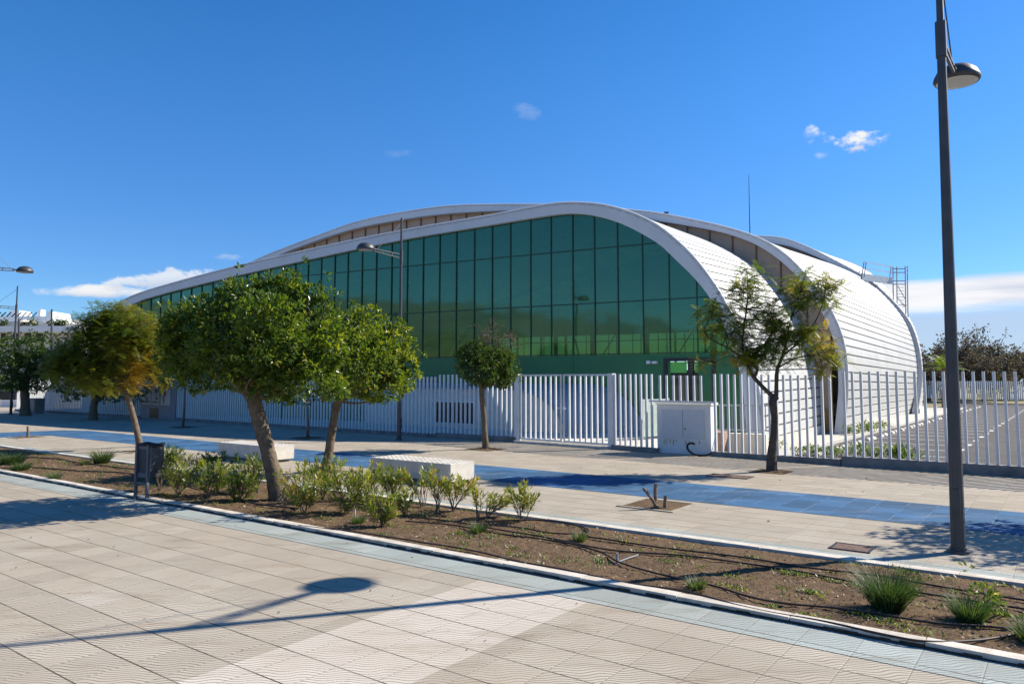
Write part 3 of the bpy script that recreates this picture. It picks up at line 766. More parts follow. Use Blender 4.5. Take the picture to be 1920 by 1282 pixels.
mb = MB(); q = [FP(0.6, 0.25, 0), FP(31.2, 0.25, 0), FP(29.5, 33.3, 0), FP(-3.2, 33.3, 0)]
mb.add([(p.x, p.y, 0.12) for p in q], [(0, 1, 2, 3)]); mb.build('hall_floor', M_floor, hall)
# steel frame and bracing close behind the front glass
mb = MB()
for k, s in enumerate(MULL[0:9]):
    t = min(top_of(a1i, s)-0.2, 4.35)
    if t < 1: continue
    for ds in (0.28, 0.56): mb.bar(FP(s+ds, 0.7, 0.1), FP(s+ds, 0.7, min(t, 4.2)), 0.035)
    mb.bar(FP(s, 0.7, 3.28), FP(s+0.86, 0.7, 3.28), 0.035)
    if k in (0, 1, 4): mb.bar(FP(s, 0.72, 4.0), FP(s+0.86, 0.72, 2.7), 0.04)
    if k in (3, 6): mb.bar(FP(s, 0.72, 2.7), FP(s+0.5, 0.72, 4.3), 0.04)
for s in (4, 10, 16, 22): 
    mb.bar(FP(s, 12, 0), FP(s, 12, 9), 0.3); mb.bar(FP(s, 20, 0), FP(s, 20, 9.5), 0.3)
mb.bar(FP(-1, 12, 5.6), FP(30, 12, 5.6), 0.25, 0.5); mb.bar(FP(-1, 20, 6.2), FP(30, 20, 6.2), 0.25, 0.5)
mb.build('inner_steelwork', M_greenframe, hall)
# small things on the roof
a = D(1406, 432, 41); mb = MB(); mb.tube([a+Vector((0, 0, -0.6)), a+Vector((0, 0, 0.6)), D(1404, 328, 41)], [0.03, 0.025, 0.012], 6); mb.build('antenna', M_darkmetal, hall)
a = D(1247, 403, 39.5); mb = MB(); mb.tube([a+Vector((0, 0, -0.15)), a+Vector((0, 0, 0.12))], 0.04, 6); mb.box(a+Vector((0.06, 0, 0.1)), 0.22, 0.12, 0.12); mb.build('roof_camera', M_darkmetal, hall)
s_, z_ = FPX(1659, 648, 21); mb = MB(); mb.box(FP(s_-0.08, 21, z_), 0.18, 0.16, 0.12, FS, FN); mb.bar(FP(s_, 21, z_-0.02), FP(s_-0.2, 21.3, z_-0.12), 0.05); mb.build('wall_camera', M_white, hall)
# roof access ladder with gangway and safety cage
lad = MB()
def LP(u, v, y=46.5): return D(u, v, y)
ya, yb = 55.4, 56.4
for (u, y) in ((1674, ya), (1681, yb), (1697, ya), (1701, yb)):
    top = 500 if u < 1690 else 499
    lad.bar(D(u, top, y), D(u+1.5, 610, y), 0.06)
for v in range(533, 608, 6): lad.bar(D(1682, v, yb), D(1695, v, yb), 0.03)
for v in (504, 511, 527, 533, 572, 600): 
    lad.bar(D(1674, v, ya), D(1697, v, ya), 0.06); lad.bar(D(1681, v, yb), D(1701, v, yb), 0.05); lad.bar(D(1674, v, ya), D(1681, v, yb), 0.05); lad.bar(D(1697, v, ya), D(1701, v, yb), 0.05)
lad.bar(D(1683, 536, ya), D(1697, 560, ya), 0.04); lad.bar(D(1681, 556, ya), D(1697, 575, ya), 0.04)
lad.bar(D(1615, 519, 52.8), D(1674, 527, ya), 0.10, 0.5)
for (p0, p1) in (((1620, 491), (1673, 500)), ((1620, 503), (1672, 511)), ((1624, 492), (1674, 501))): lad.bar(D(*p0, 52.8), D(*p1, ya), 0.05)
for (u, v0, v1) in ((1620, 491, 519), (1624, 492, 520), (1671, 500, 526)): lad.bar(D(u, v0, 52.8 if u < 1650 else ya), D(u-4, v1, 52.8 if u < 1650 else ya), 0.05)
lad.bar(D(1612, 509, 52.8), D(1609, 514, 52.8), 0.05)
lad.build('access_ladder', M_galv, hall)

# ------------------------------------------------------------------ curved entrance canopy between fence and hall
vault = thing('curved_annexe', FENCE['D1']+D2*2.5+Vector((0, 0, PL)), 'low curved cream annexe with zinc roof behind the white gate', 'annexe')
def vlt(o, ds, zt, sl, sr, rr, n=26):
    """outline (s along facade direction from the right end) : long flat top, quarter round right end"""
    P_ = []
    for k in range(n+1):
        t = math.pi/2*k/n
        P_.append((sr+rr*(1-math.sin(t))*1.0 if False else sr+rr-rr*math.cos(t)*1.0, math.sin(t)*zt))
    return P_
# front outline on a plane parallel to the fence
E0 = G(1058, 811, PL)
ED = (FENCE['E1']-FENCE['D1']).normalized()
front = [E0+ED*(0.0)]; fo = []
RR = 2.5; ZT = 1.50
for k in range(17):
    t = math.pi/2*k/16; fo.append(E0+ED*(RR*(1-math.cos(t)))+Vector((0, 0, ZT*math.sin(t))))
fo.append(E0+ED*6.0+Vector((0, 0, ZT+0.02))); fo.append(E0+ED*10.5+Vector((0, 0, ZT+0.02)))
B0_ = FP(3.2, 0.10, 0.0); B0_.z = PL; bo = []
for k in range(17):
    t = math.pi/2*k/16; bo.append(B0_+FS*(2.3*(1-math.cos(t)))+Vector((0, 0, 1.76*math.sin(t))))
bo.append(B0_+FS*7.8+Vector((0, 0, 1.78))); bo.append(B0_+FS*13.5+Vector((0, 0, 1.78)))
mb = MB(); mb.strip(fo, bo); mb.build('roof', M_bluegrey, vault, smooth=True)
mb = MB(); mb.strip([Vector((p.x, p.y, PL)) for p in (fo[-1], bo[-1])], [fo[-1], bo[-1]]); mb.build('end_wall', M_cream, vault)
mb = MB(); nrm = -D2
ov = [p-D2*0.0 for p in fo]
base = [Vector((p.x, p.y, PL)) for p in fo]
mb.strip(base, fo); w = mb.build('front_wall', M_cream, vault)
op0 = E0+ED*4.25-D2*0.012; op1 = E0+ED*6.35-D2*0.012
mb = MB(); mb.strip([op0+Vector((0, 0, 0.15)), op1+Vector((0, 0, 0.15))], [op0+Vector((0, 0, 1.02)), op1+Vector((0, 0, 1.02))], True); op = mb.build('window', M_dark, vault)
mb = MB()
for p, q in ((0.15, 0.15), (1.02, 1.02)): mb.bar(op0+Vector((0, 0, p)), op1+Vector((0, 0, q)), 0.05)
for k in (0, 0.5, 1): mb.bar(op0.lerp(op1, k)+Vector((0, 0, 0.15)), op0.lerp(op1, k)+Vector((0, 0, 1.02)), 0.03)
mb.build('frame', M_white, op)
mb = MB()
for i in range(len(fo)-1):
    mb.bar(fo[i]-D2*0.06+Vector((0, 0, 0.02)), fo[i+1]-D2*0.06+Vector((0, 0, 0.02)), 0.05, 0.05)
mb.build('edge_trim', M_galv, vault)

# ------------------------------------------------------------------ fences
def picket_mesh():
    mb = MB(); mb.box((0, 0, 0.5), 0.054, 0.054, 1.0)
    me = bpy.data.meshes.new('picket'); me.from_pydata(mb.v, [], mb.f); me.materials.append(M_picket); me.update()
    return me
PICK = picket_mesh()
def pickets(parent, p, q, z0, z1, sp, zt0, zt1, start=0.5, rr=None):
    d = q-p; l = d.length; n = int(l/sp); d.normalize(); rz = math.atan2(d.y, d.x)
    base = None
    for i in range(n):
        t = (i+start)*sp/l; c = p.lerp(q, t); zb = z0+(z1-z0)*t; zt = zt0+(zt1-zt0)*t
        if base is None:
            o = bpy.data.objects.new('picket', PICK); COL.objects.link(o); base = o
        else:
            o = base.copy(); COL.objects.link(o)
        o.parent = parent; o.location = Vector((c.x, c.y, zb))-Vector(parent.location)
        o.rotation_euler = (0, 0, rz); o.scale = (1, 1, zt-zb)
def plinth(parent, p, q, h0, h1, w=0.18):
    d = (q-p).normalized(); nn = Vector((-d.y, d.x, 0)); mb = MB()
    vs = []
    for c, h in ((p, h0), (q, h1)):
        for s_, z in ((-1, -0.5), (1, -0.5), (1, h), (-1, h)): vs.append(c+nn*(s_*w/2)+Vector((0, 0, z)))
    mb.add(vs, [(3, 2, 1, 0), (4, 5, 6, 7), (0, 1, 5, 4), (1, 2, 6, 5), (2, 3, 7, 6), (3, 0, 4, 7)])
    return mb.build('plinth', M_concrete, parent)
FG = 'white picket fence sections round the hall'
def fence(label, pts, h, top, sp=0.19, extra=None):
    f = thing('picket_fence', pts[0], label, 'fence', FG)
    n = len(pts)-1
    for i in range(n):
        plinth(f, pts[i], pts[i+1], h[i], h[i+1])
        pickets(f, pts[i], pts[i+1], h[i], h[i+1], sp, top[i], top[i+1])
    return f
fence('white picket fence on high dark plinth beside the car park, behind the near lamp post', [FENCE['A0'], FENCE['A1']], [0.225, 0.215], [2.20, 2.14], 0.187)
fence('white picket fence between meter cabinet and car park, behind the feathery tree', [FENCE['B0'], FENCE['A0']-D1*-0.02], [0.12, 0.15], [2.16, 2.10], 0.187)
fence('short white picket fence on taller plinth just left of the double gate', [FENCE['D0'], FENCE['D1']], [0.17, 0.17], [2.18, 2.19], 0.19)
fence('long white picket fence behind the round trees, up to the poster panel', [FENCE['E0'], FENCE['E1'], FENCE['D0']-ED*-0.02], [0.12, 0.13, 0.12], [2.0, 2.07, 2.11], 0.19)
fence('far white picket fence in shade between the poster panel and the corner', [FENCE['F0'], FENCE['F1']], [0.12, 0.12], [1.95, 1.98], 0.19)
# section at the meter cabinet : full pickets, then short ones on a rail above the cabinet
cabL, cabR = G(1233, 849), FENCE['B0']
f = thing('picket_fence', FENCE['C0'], 'white picket fence section stepping up over the meter cabinet right of the gate', 'fence', FG)
plinth(f, FENCE['C0'], cabL, 0.13, 0.13); pickets(f, FENCE['C0'], cabL, 0.13, 0.13, 0.19, 2.17, 2.16)
pickets(f, cabL, cabR, 1.42, 1.40, 0.19, 2.13, 2.11)
mb = MB(); q0 = cabL-(cabR-cabL).normalized()*0.22; mb.bar(q0+Vector((0, 0, 1.42)), cabR+(cabR-cabL).normalized()*0.1+Vector((0, 0, 1.40)), 0.05, 0.05); mb.build('rail', M_picket, f)
# gate
gate = thing('double_gate', FENCE['D1'], 'white double gate of square bars with top rail and wide posts', 'gate')
gd = (FENCE['C0']-FENCE['D1']); gl = gd.length; gd.normalize()
rzg = math.atan2(gd.y, gd.x)
for t in (0.03, gl-0.03):
    mb = MB(); c = FENCE['D1']+gd*t; mb.box((c.x, c.y, 1.09), 0.17, 0.17, 2.2, gd, Vector((-gd.y, gd.x, 0))); mb.build('gate_post', M_picket, gate)
for k in (0, 1):
    p = FENCE['D1']+gd*(0.14+k*(gl/2-0.08)); q = FENCE['D1']+gd*(gl/2+(-0.06 if k == 0 else gl/2-0.14))
    mb = MB()
    for z, hh in ((0.13, 0.05), (2.15, 0.05)): mb.bar(p+Vector((0, 0, z)), q+Vector((0, 0, z)), 0.05, hh)
    for e in (p, q): mb.bar(e+Vector((0, 0, 0.10)), e+Vector((0, 0, 2.175)), 0.055)
    lf = mb.build('gate_leaf', M_picket, gate)
    d = q-p; n = 7
    for i in range(1, n+1):
        c = p+d*(i/(n+1)); mb = MB(); mb.box((c.x, c.y, 1.14), 0.055, 0.055, 1.97, gd, Vector((-gd.y, gd.x, 0)))
        mb.build('bar', M_picket, lf)
mb = MB(); c = FENCE['D1']+gd*(gl/2)-D2*0.06
mb.bar(c-gd*0.16+Vector((0, 0, 1.13)), c+gd*0.16+Vector((0, 0, 1.13)), 0.03); mb.box((c.x, c.y, 1.1), 0.05, 0.05, 0.2, gd); mb.bar(c+Vector((0, 0, 0.1)), c+Vector((0, 0, 0.6)), 0.025)
mb.build('latch', M_picket, gate)
mb = MB(); c = FENCE['D1']+gd*(gl/2); mb.box((c.x, c.y, 0.02), gl-0.1, 0.5, 0.10, gd, Vector((-gd.y, gd.x, 0))); struct('gate_threshold_pavement', mb, M_palecon)
# poster panel
pp = thing('poster_panel', FENCE['F1'], 'grey framed entrance panel with pale and red posters in the far fence', 'notice board')
p, q = FENCE['F1'], FENCE['E0']; d = (q-p).normalized(); nn = Vector((d.y, -d.x, 0)); l = (q-p).length
mb = MB(); c = (p+q)/2; mb.box((c.x, c.y, 1.0), l, 0.10, 2.05, d, nn); mb.build('frame', mat('panel_grey', (0.22, 0.235, 0.26), 0.5), pp)
def ppq(t0, t1, z0, z1, off, m, name, parent=None):
    mb = MB(); o_ = nn*(0.05+off)
    mb.strip([p+d*t0+o_+Vector((0, 0, z0)), p+d*t1+o_+Vector((0, 0, z0))], [p+d*t0+o_+Vector((0, 0, z1)), p+d*t1+o_+Vector((0, 0, z1))], False)
    return mb.build(name, m, parent or pp)
for t0, t1 in ((0.15, 1.02), (1.10, 1.90), (2.02, 2.95)):
    po = ppq(t0, t1, 0.72, 1.9, 0.006, M_poster, 'poster')
    if t0 > 2:
        ppq(t0+0.1, t1-0.1, 1.5, 1.84, 0.010, M_red, 'print', po); ppq(t0+0.22, t0+0.5, 1.2, 1.42, 0.010, M_red, 'print', po); ppq(t0+0.28, t0+0.40, 0.8, 1.2, 0.010, M_red, 'print', po)
    else:
        for z in (1.55, 1.42): ppq(t0+0.3, t1-0.15, z, z+0.07, 0.010, M_greyink, 'print', po)
        ppq(t0+0.05, t1-0.05, 0.80, 0.9, 0.010, M_greyink, 'print', po)
ppq(0.95, 1.85, 0.05, 0.55, 0.008, M_dark, 'vent')

# meter cabinet
cb = thing('meter_cabinet', G(1233, 848), 'white rendered meter cabinet with double door and rust streaks', 'cabinet')
c0 = G(1233, 848); c1 = G(1334, 853.5); cd = (c1-c0).normalized(); cn = Vector((-cd.y, cd.x, 0))
if cn.y < 0: cn = -cn
w_ = (c1-c0).length; ctr = (c0+c1)/2+cn*0.28
mb = MB(); mb.box((ctr.x, ctr.y, 0.655), w_, 0.56, 1.35, cd, cn); mb.build('body', M_white, cb)
mb = MB(); mb.box((ctr.x, ctr.y, 1.355), w_+0.06, 0.62, 0.06, cd, cn); mb.build('cap', M_white, cb)
for k in (0, 1):
    a_ = c0+cd*(w_*(0.10+0.395*k)); b_ = c0+cd*(w_*(0.487+0.40*k)); m_ = (a_+b_)/2-cn*0.012
    mb = MB(); mb.box((m_.x, m_.y, 0.80), (b_-a_).length, 0.03, 0.78, cd, cn); dd_ = mb.build('door', mat('cabinet_door', (0.60, 0.63, 0.67), 0.4, var=0.05), cb)
    if k == 1:
        h_ = a_-cn*0.035+cd*0.06; mb = MB(); mb.lathe([(0.02, 0), (0.02, 0.015)], (h_.x, h_.y, 0.68), 10, cd, Vector((0, 0, 1)), -cn); mb.build('handle', M_darkmetal, dd_)
mb = MB()
rg = random.Random(3)
for k in range(9):
    t = 0.12+0.8*rg.random(); c_ = c0+cd*(w_*t)-cn*0.003; l_ = 0.04+0.10*rg.random()
    mb.box((c_.x, c_.y, 0.37-l_/2), 0.018+0.02*rg.random(), 0.004, l_, cd, cn)
mb.build('rust_stain', mat('rust_stain', (0.50, 0.44, 0.26), 0.8), cb)
# cable loop
mb = MB(); pts = [D(1302, 832, 20.15), D(1297, 830.5, 20.1), D(1291, 832, 20.1), D(1288.5, 838, 20.05), D(1292, 845, 20.0), D(1301, 851, 19.9), D(1312, 854.5, 19.8), D(1325, 853.5, 19.9), D(1337, 848, 20.0)]
pts = [Vector((x.x, x.y, max(x.z, 0.03))) for x in pts]
mb.tube(catmull(pts, 5), 0.028, 8)
tag(mb.build('cable', M_black, smooth=True), 'black cable end curling out of the ground before the meter cabinet', 'cable')
# low wall with railing behind the cabinet
lw0 = FENCE['B0']+D2*0.8+FS*0.2
rl = thing('retaining_wall', lw0, 'low brick and render wall with grey railing behind the meter cabinet', 'wall')
mb = MB(); mb.box((lw0.x+0.15, lw0.y+0.5, 0.05), 0.5, 0.9, 1.0, cd, cn); mb.build('pier', M_brick, rl)
e1 = lw0+cd*1.35+cn*0.75
mb = MB(); mb.box(((lw0.x+e1.x)/2+0.25, (lw0.y+e1.y)/2+0.45, 0.0), 1.0, 0.25, 1.0, cd, cn); mb.build('parapet', M_cream, rl)
mb = MB()
r0 = lw0+cn*0.3-cd*0.1; r1 = r0+cd*1.5+cn*0.35
for z in (0.62, 1.30): mb.bar(r0+Vector((0, 0, z)), r1+Vector((0, 0, z)), 0.04)
for k in range(15): mb.bar(r0.lerp(r1, k/14)+Vector((0, 0, 0.5 if k % 7 == 0 else 0.62)), r0.lerp(r1, k/14)+Vector((0, 0, 1.30)), 0.022)
mb.build('railing', M_galv, rl)
# glass balustrade left of the cabinet
bp_ = thing('glass_balustrade', G(1210, 822, PL), 'pale frosted balustrade panel beside the meter cabinet', 'balustrade')
mb = MB(); p_ = G(1205, 824, PL); mb.bar(p_+Vector((0, 0, 0.68)), p_+D2*1.3+FS*-0.3+Vector((0, 0, 0.68)), 0.03, 1.2); mb.build('panel', mat('frosted_panel', (0.50, 0.58, 0.50), 0.3), bp_)
mb = MB()
for k in (0, 1): mb.bar(p_+(D2*1.3+FS*-0.3)*k+Vector((0, 0, 0)), p_+(D2*1.3+FS*-0.3)*k+Vector((0, 0, 1.3)), 0.05)
mb.build('post', M_white, bp_)

# far car-park fence (one section of it)
ff0, ff1 = G(1660, 751.5, ZB), G(2010, 759.5, ZB)
f = thing('boundary_fence', ff0, 'distant white picket fence along the back of the car park', 'fence')
plinth(f, ff0, ff1, ZB+0.42, ZB+0.42, 0.3)
d = ff1-ff0; L_ = d.length; pk = []
mbp = MB()
n_ = 95
rzf = math.atan2(d.y, d.x); base = None
for i in range(n_):
    c = ff0+d*((i+0.5)/n_)
    if base is None: o = bpy.data.objects.new('picket', PICK); COL.objects.link(o); base = o
    else: o = base.copy(); COL.objects.link(o)
    o.parent = f; o.location = Vector((c.x, c.y, ZB+0.42))-f.location; o.rotation_euler = (0, 0, rzf); o.scale = (1.6, 1.6, 1.86)

# ------------------------------------------------------------------ street lamps
def make_lamp(label):
    L0 = thing('street_lamp', (0, 0, 0), label, 'street lamp', 'twin row of dark street lamps')
    mb = MB()
    mb.lathe([(0.125, 0.0), (0.125, 0.03), (0.09, 0.035), (0.09, 0.06)], seg=16)
    mb.build('base_plate', M_lampgrey, L0, local=True)
    mb = MB(); mb.lathe([(0.078, 0.02), (0.072, 1.2), (0.050, 6.0)], seg=12); mb.lathe([(0.043, 6.0), (0.036, 7.5)], seg=12)
    pole = mb.build('pole', M_lampgrey, L0, smooth=False, local=True)
    mb = MB(); mb.box((0, -0.079, 0.55), 0.09, 0.012, 0.36); mb.build('hatch', M_lampgrey, pole, local=True)
    mb = MB(); mb.lathe([(0.062, 5.95), (0.062, 6.4)], seg=14); mb.build('collar', M_lampgrey, L0, local=True)
    mb = MB()
    for z0, z1 in ((6.25, 6.27), (6.12, 6.19)): mb.bar((0, 0.05, z0), (0, 1.22, z1), 0.035, 0.035)
    for t in (0.35, 0.7): mb.bar((0, 1.2*t, 6.12+0.07*t), (0, 1.2*t, 6.25+0.02*t), 0.03)
    mb.tube([(0, 1.18, 6.24), (0, 1.34, 6.24)], 0.035, 8)
    mb.build('arm', M_lampgrey, L0, local=True)
    mb = MB(); mb.tube([(0, 0.03, 7.3), (0, 1.12, 6.27)], 0.009, 5); mb.build('stay_cable', M_lampgrey, L0, local=True)
    mb = MB(); mb.lathe([(0.275, -0.03), (0.295, 0.0), (0.285, 0.05), (0.25, 0.12), (0.18, 0.18), (0.09, 0.212), (0.01, 0.222)], (0, 1.60, 6.20), 28)
    hd = mb.build('lamp_head', M_lampgrey, L0, smooth=True, local=True)
    mb = MB(); mb.lathe([(0.01, -0.055), (0.15, -0.05), (0.255, -0.034), (0.26, -0.0315)], (0, 1.60, 6.20), 28); mb.build('lens', M_lens, hd, smooth=True, local=True)
    return L0
rzl = math.atan2(D2.y, D2.x)-math.pi/2
lamp1 = make_lamp('tall dark street lamp nearest the viewer on the right, cut by the frame top')
lamp1.location = (5.2, 8.89, 0)
for pos, rz, lab in (((-3.77, 25.13, 0), rzl+math.pi, 'dark street lamp before the green facade, standing right of the round trees'),
                     ((-29.07, 43.6, 0), rzl+math.pi, 'dark street lamp far left beside the dark round tree at the fence corner'),
                     ((-19.96, 27.6, 0), rzl, 'street lamp head reaching in at the left edge, its post out of view')):
    l2 = copy_tree(lamp1); l2.location = pos; l2.rotation_euler = (0, 0, rz); l2['label'] = lab
lamp1.rotation_euler = (Matrix.Rotation(R(0.8), 3, 'Y') @ Matrix.Rotation(rzl, 3, 'Z')).to_euler()   # tilted to bring the pole top to its place in the image
# thin far poles
for u, v0, v1, y, lab in ((97, 580, 735, 62, 'thin grey pole by the end of the far white building'), (35.5, 598, 735, 60, 'short thin pole before the terrace of the far white building')):
    g = D(u, v1, y); o = thing('flag_pole', (g.x, y, 0), lab, 'pole', 'thin poles by the far building')
    mb = MB(); t = D(u, v0, y); mb.tube([(g.x, y, 0), (t.x, y, t.z)], [0.11, 0.07], 8); mb.build('shaft', M_lampgrey, o)
    mb = MB(); mb.lathe([(0.2, 0.0), (0.2, 0.05), (0.1, 0.08)], (g.x, y, 0), 12); mb.build('base', M_lampgrey, o)

# ------------------------------------------------------------------ litter bin
bl = (G(250, 935)+G(279, 939))/2
bn = thing('litter_bin', (bl.x, bl.y, 0), 'grey metal litter bin on two legs by the planting bed kerb', 'bin')
rz = R(-20); bx = Vector((math.cos(R(-24)), math.sin(R(-24)), 0)); by = Vector((-bx.y, bx.x, 0)); W_ = 0.27
for k in (-1, 1):
    mb = MB(); c = bl+bx*(k*W_/2); mb.box((c.x, c.y, 0.45), 0.035, 0.05, 0.92, bx, by); mb.build('leg', M_bingrey, bn)
mb = MB(); cc = bl+by*0.14
mb.box((cc.x, cc.y, 0.64), 0.37, 0.26, 0.52, bx, by, taper=1.0); bo_ = mb.build('bucket', M_binlid, bn)
mb = MB()
for k in (-1, 1): 
    c = cc-by*0.134+bx*(k*0.165); mb.box((c.x, c.y, 0.64), 0.04, 0.012, 0.52, bx, by)
c = cc-by*0.134
for z, hh in ((0.41, 0.07), (0.87, 0.06)): mb.box((c.x, c.y, z), 0.37, 0.014, hh, bx, by)
mb.build('rim', M_bingrey, bo_)
mb = MB(); mb.bar(bl-bx*W_/2+Vector((0, 0, 0.28)), bl+bx*W_/2+Vector((0, 0, 0.28)), 0.03); mb.build('crossbar', M_bingrey, bn)
mb = MB()
ring = []
for k in range(21):
    a = 2*math.pi*k/20; x = 0.20*math.copysign(abs(math.cos(a))**0.5, math.cos(a)); y = 0.145*math.copysign(abs(math.sin(a))**0.5, math.sin(a))
    ring.append(cc+bx*x+by*y+Vector((0, 0, 0.905+0.012*math.sin(a*3))))
mb.tube(ring, 0.028, 6, cap=False); mb.build('bin_liner', M_black, bn, smooth=True)

# ------------------------------------------------------------------ benches
def bench(label, c, l=2.2, w=0.70):
    t = thing('stone_bench', c, label, 'bench', 'pale concrete block benches')
    mb = MB(); h = 0.40; ax, ay = -D1, D2
    # block with slightly recessed underside
    mb.box((c.x, c.y, 0.07+(h-0.07)/2), l, w, h-0.07, ax, ay)
    mb.build('block', M_palecon, t)
    mb = MB()
    nx = 16; ny = 6
    for i in range(nx):
        for j in range(ny):
            q = c+ax*((i+0.5)/nx-0.5)*l*0.985+ay*((j+0.5)/ny-0.5)*w*0.97
            mb.box((q.x, q.y, h+0.003), l/nx*0.86, w/ny*0.82, 0.008, ax, ay, taper=0.7)
    mb.build('studs', M_palecon, t)
    mb = MB(); mb.box((c.x, c.y, 0.035), l-0.16, w-0.16, 0.072, ax, ay); mb.build('base', M_concrete, t)
    return t
c1_ = G(889, 903)+D1*1.1-D2*0.35
bench('pale concrete block bench right of the second round tree, beside the blue path', Vector((c1_.x, c1_.y, 0)))
c2_ = G(551, 864)+D1*1.1-D2*0.35
bench('pale concrete block bench half hidden behind the leaning tree trunk', Vector((c2_.x, c2_.y, 0)))

# ------------------------------------------------------------------ manholes, tree pits, stumps
def manhole(label, c, l, w):
    t = thing('manhole_cover', c, label, 'manhole cover', 'rusty manhole covers in the pavement')
    mb = MB(); mb.box((c.x, c.y, 0.004), l, w, 0.010, D1, D2); mb.build('plate', M_rust, t)
    mb = MB()
    for k in (-1, 1): 
        q = c+D2*(k*w/2); mb.box((q.x, q.y, 0.005), l+0.04, 0.025, 0.016, D1, D2)
        q = c+D1*(k*l/2); mb.box((q.x, q.y, 0.005), 0.025, w-0.025, 0.016, D1, D2)
    mb.build('rim', M_darkmetal, t)
manhole('rusty manhole cover by the planting bed, left of the near lamp', G(1598, 1027), 0.42, 0.36)
manhole('brown manhole cover between blue path and feathery tree', G(1368, 893), 0.85, 0.42)
def pit(c, s=0.8, frame=True):
    mb = MB()
    n = 10; vs = []; fs = []
    for i in range(n+1):
        for j in range(n+1):
            q = c+D1*((i/n-0.5)*s)+D2*((j/n-0.5)*s); e = min(i, j, n-i, n-j)
            vs.append((q.x, q.y, 0.008+(0.02*mnoise.noise(Vector((q.x*5, q.y*5, 0)))+0.015 if e > 0 else 0)))
    for i in range(n):
        for j in range(n):
            k = i*(n+1)+j; fs.append((k, k+n+1, k+n+2, k+1))
    mb.add(vs, fs); o = struct('tree_pit_soil', mb, M_soil, smooth=True)
    if frame:
        mb = MB()
        for k in (-1, 1):
            q = c+D2*(k*(s/2+0.03)); mb.box((q.x, q.y, 0.006), s+0.12, 0.06, 0.020, D1, D2)
            q = c+D1*(k*(s/2+0.03)); mb.box((q.x, q.y, 0.006), 0.06, s, 0.020, D1, D2)
        struct('tree_pit_kerb', mb, mat('pit_edge', (0.36, 0.32, 0.25), 0.9, var=0.2, vscale=6))
pc = G(1233, 947); pit(pc, 0.85)
for (u0, v0, u1, v1, r, lab) in ((1234, 953, 1207, 915, 0.025, 'leaning cut stump in the bare tree pit'), (1229, 952, 1229, 906, 0.028, 'tallest upright cut stump in the bare tree pit'), (1247, 953, 1247, 929, 0.027, 'short upright cut stump at the right of the bare tree pit')):
    p_ = G(u0, v0, 0.01); y_ = p_.y; t_ = D(u1, v1, y_); rg = random.Random(u0)
    pts = [p_.lerp(t_, k/5)+Vector(((rg.random()-.5)*.012, (rg.random()-.5)*.012, 0)) for k in range(6)]
    mb = MB(); mb.tube([pts[0]-Vector((0, 0, 0.06))]+pts, [r*1.15]+[r*(1+0.1*(rg.random()-.5)) for _ in pts], 9, jit=0.2, rng=rg)
    tag(mb.build('tree_stump', M_wood, smooth=False), lab, 'stump', 'cut stumps in the bare tree pit')

# ------------------------------------------------------------------ vegetation builders
def crown_leaves(lobes, n, seed, leaf=(0.085, 0.034), per=9, shell=0.62, spread=1.0, tint=(0.15, 0.75), hot=0.12, ysun=0.0):
    """leaf rosettes scattered through ellipsoid lobes; returns vertex array, faces, tint"""
    r = np.random.default_rng(seed)
    wts = np.array([l[1][0]*l[1][2] for l in lobes]); wts = wts/wts.sum()
    V = []; F = []; Tn = []
    which = r.choice(len(lobes), n, p=wts)
    for k in range(n):
        c, rad = lobes[which[k]][:2]
        d = Vector(r.normal(size=3)).normalized()
        bump = 1+0.34*mnoise.noise(d*2.3+Vector((seed, which[k]*3.1, 0)))+0.26*mnoise.noise(d*5+Vector((0, seed, which[k])))
        q = shell+(1-shell)*math.sqrt(r.random()) if r.random() < 0.8 else r.random()*shell
        p = Vector((c[0]+d.x*rad[0]*q*bump, c[1]+d.y*rad[1]*q*bump, c[2]+d.z*rad[2]*q*bump))
        out = Vector((d.x/rad[0], d.y/rad[1], d.z/rad[2])).normalized()
        g_ = mnoise.noise(p*(0.20/leaf[0])+Vector((seed*1.7, 0, 4)))
        if g_ < -0.30 and q > shell*0.9: continue
        if r.random() < 0.07: p = p+(out*0.6+Vector((0, 0, 0.5)))*(leaf[0]/0.09)*(0.04+0.24*r.random())
        ct = tint[0]+(tint[1]-tint[0])*(0.65*r.random()+0.35*min(1, max(0, 0.5+g_)))
        if r.random() < hot: ct = min(1.0, ct+0.35)
        m = per+int(r.integers(-2, 3))
        for j in range(m):
            dv = (out*0.9+Vector(r.normal(size=3))*0.8*spread+Vector((0, 0, 0.15))).normalized()
            sd_ = dv.cross(Vector(r.normal(size=3)))
            if sd_.length < 1e-3: continue
            sd_.normalize(); nr = sd_.cross(dv)
            ll = leaf[0]*(0.7+0.6*r.random()); ww = leaf[1]*(0.8+0.4*r.random())
            b = p+dv*(0.02+0.03*r.random())
            i = len(V)
            V += [b, b+dv*ll*0.5+sd_*ww*0.5+nr*ww*0.18, b+dv*ll-nr*ww*0.15, b+dv*ll*0.5-sd_*ww*0.5+nr*ww*0.18]
            F.append((i, i+1, i+2)); F.append((i, i+2, i+3))
            t = min(1, max(0, ct+0.12*(r.random()-0.5))); Tn += [t]*4
    return V, F, Tn
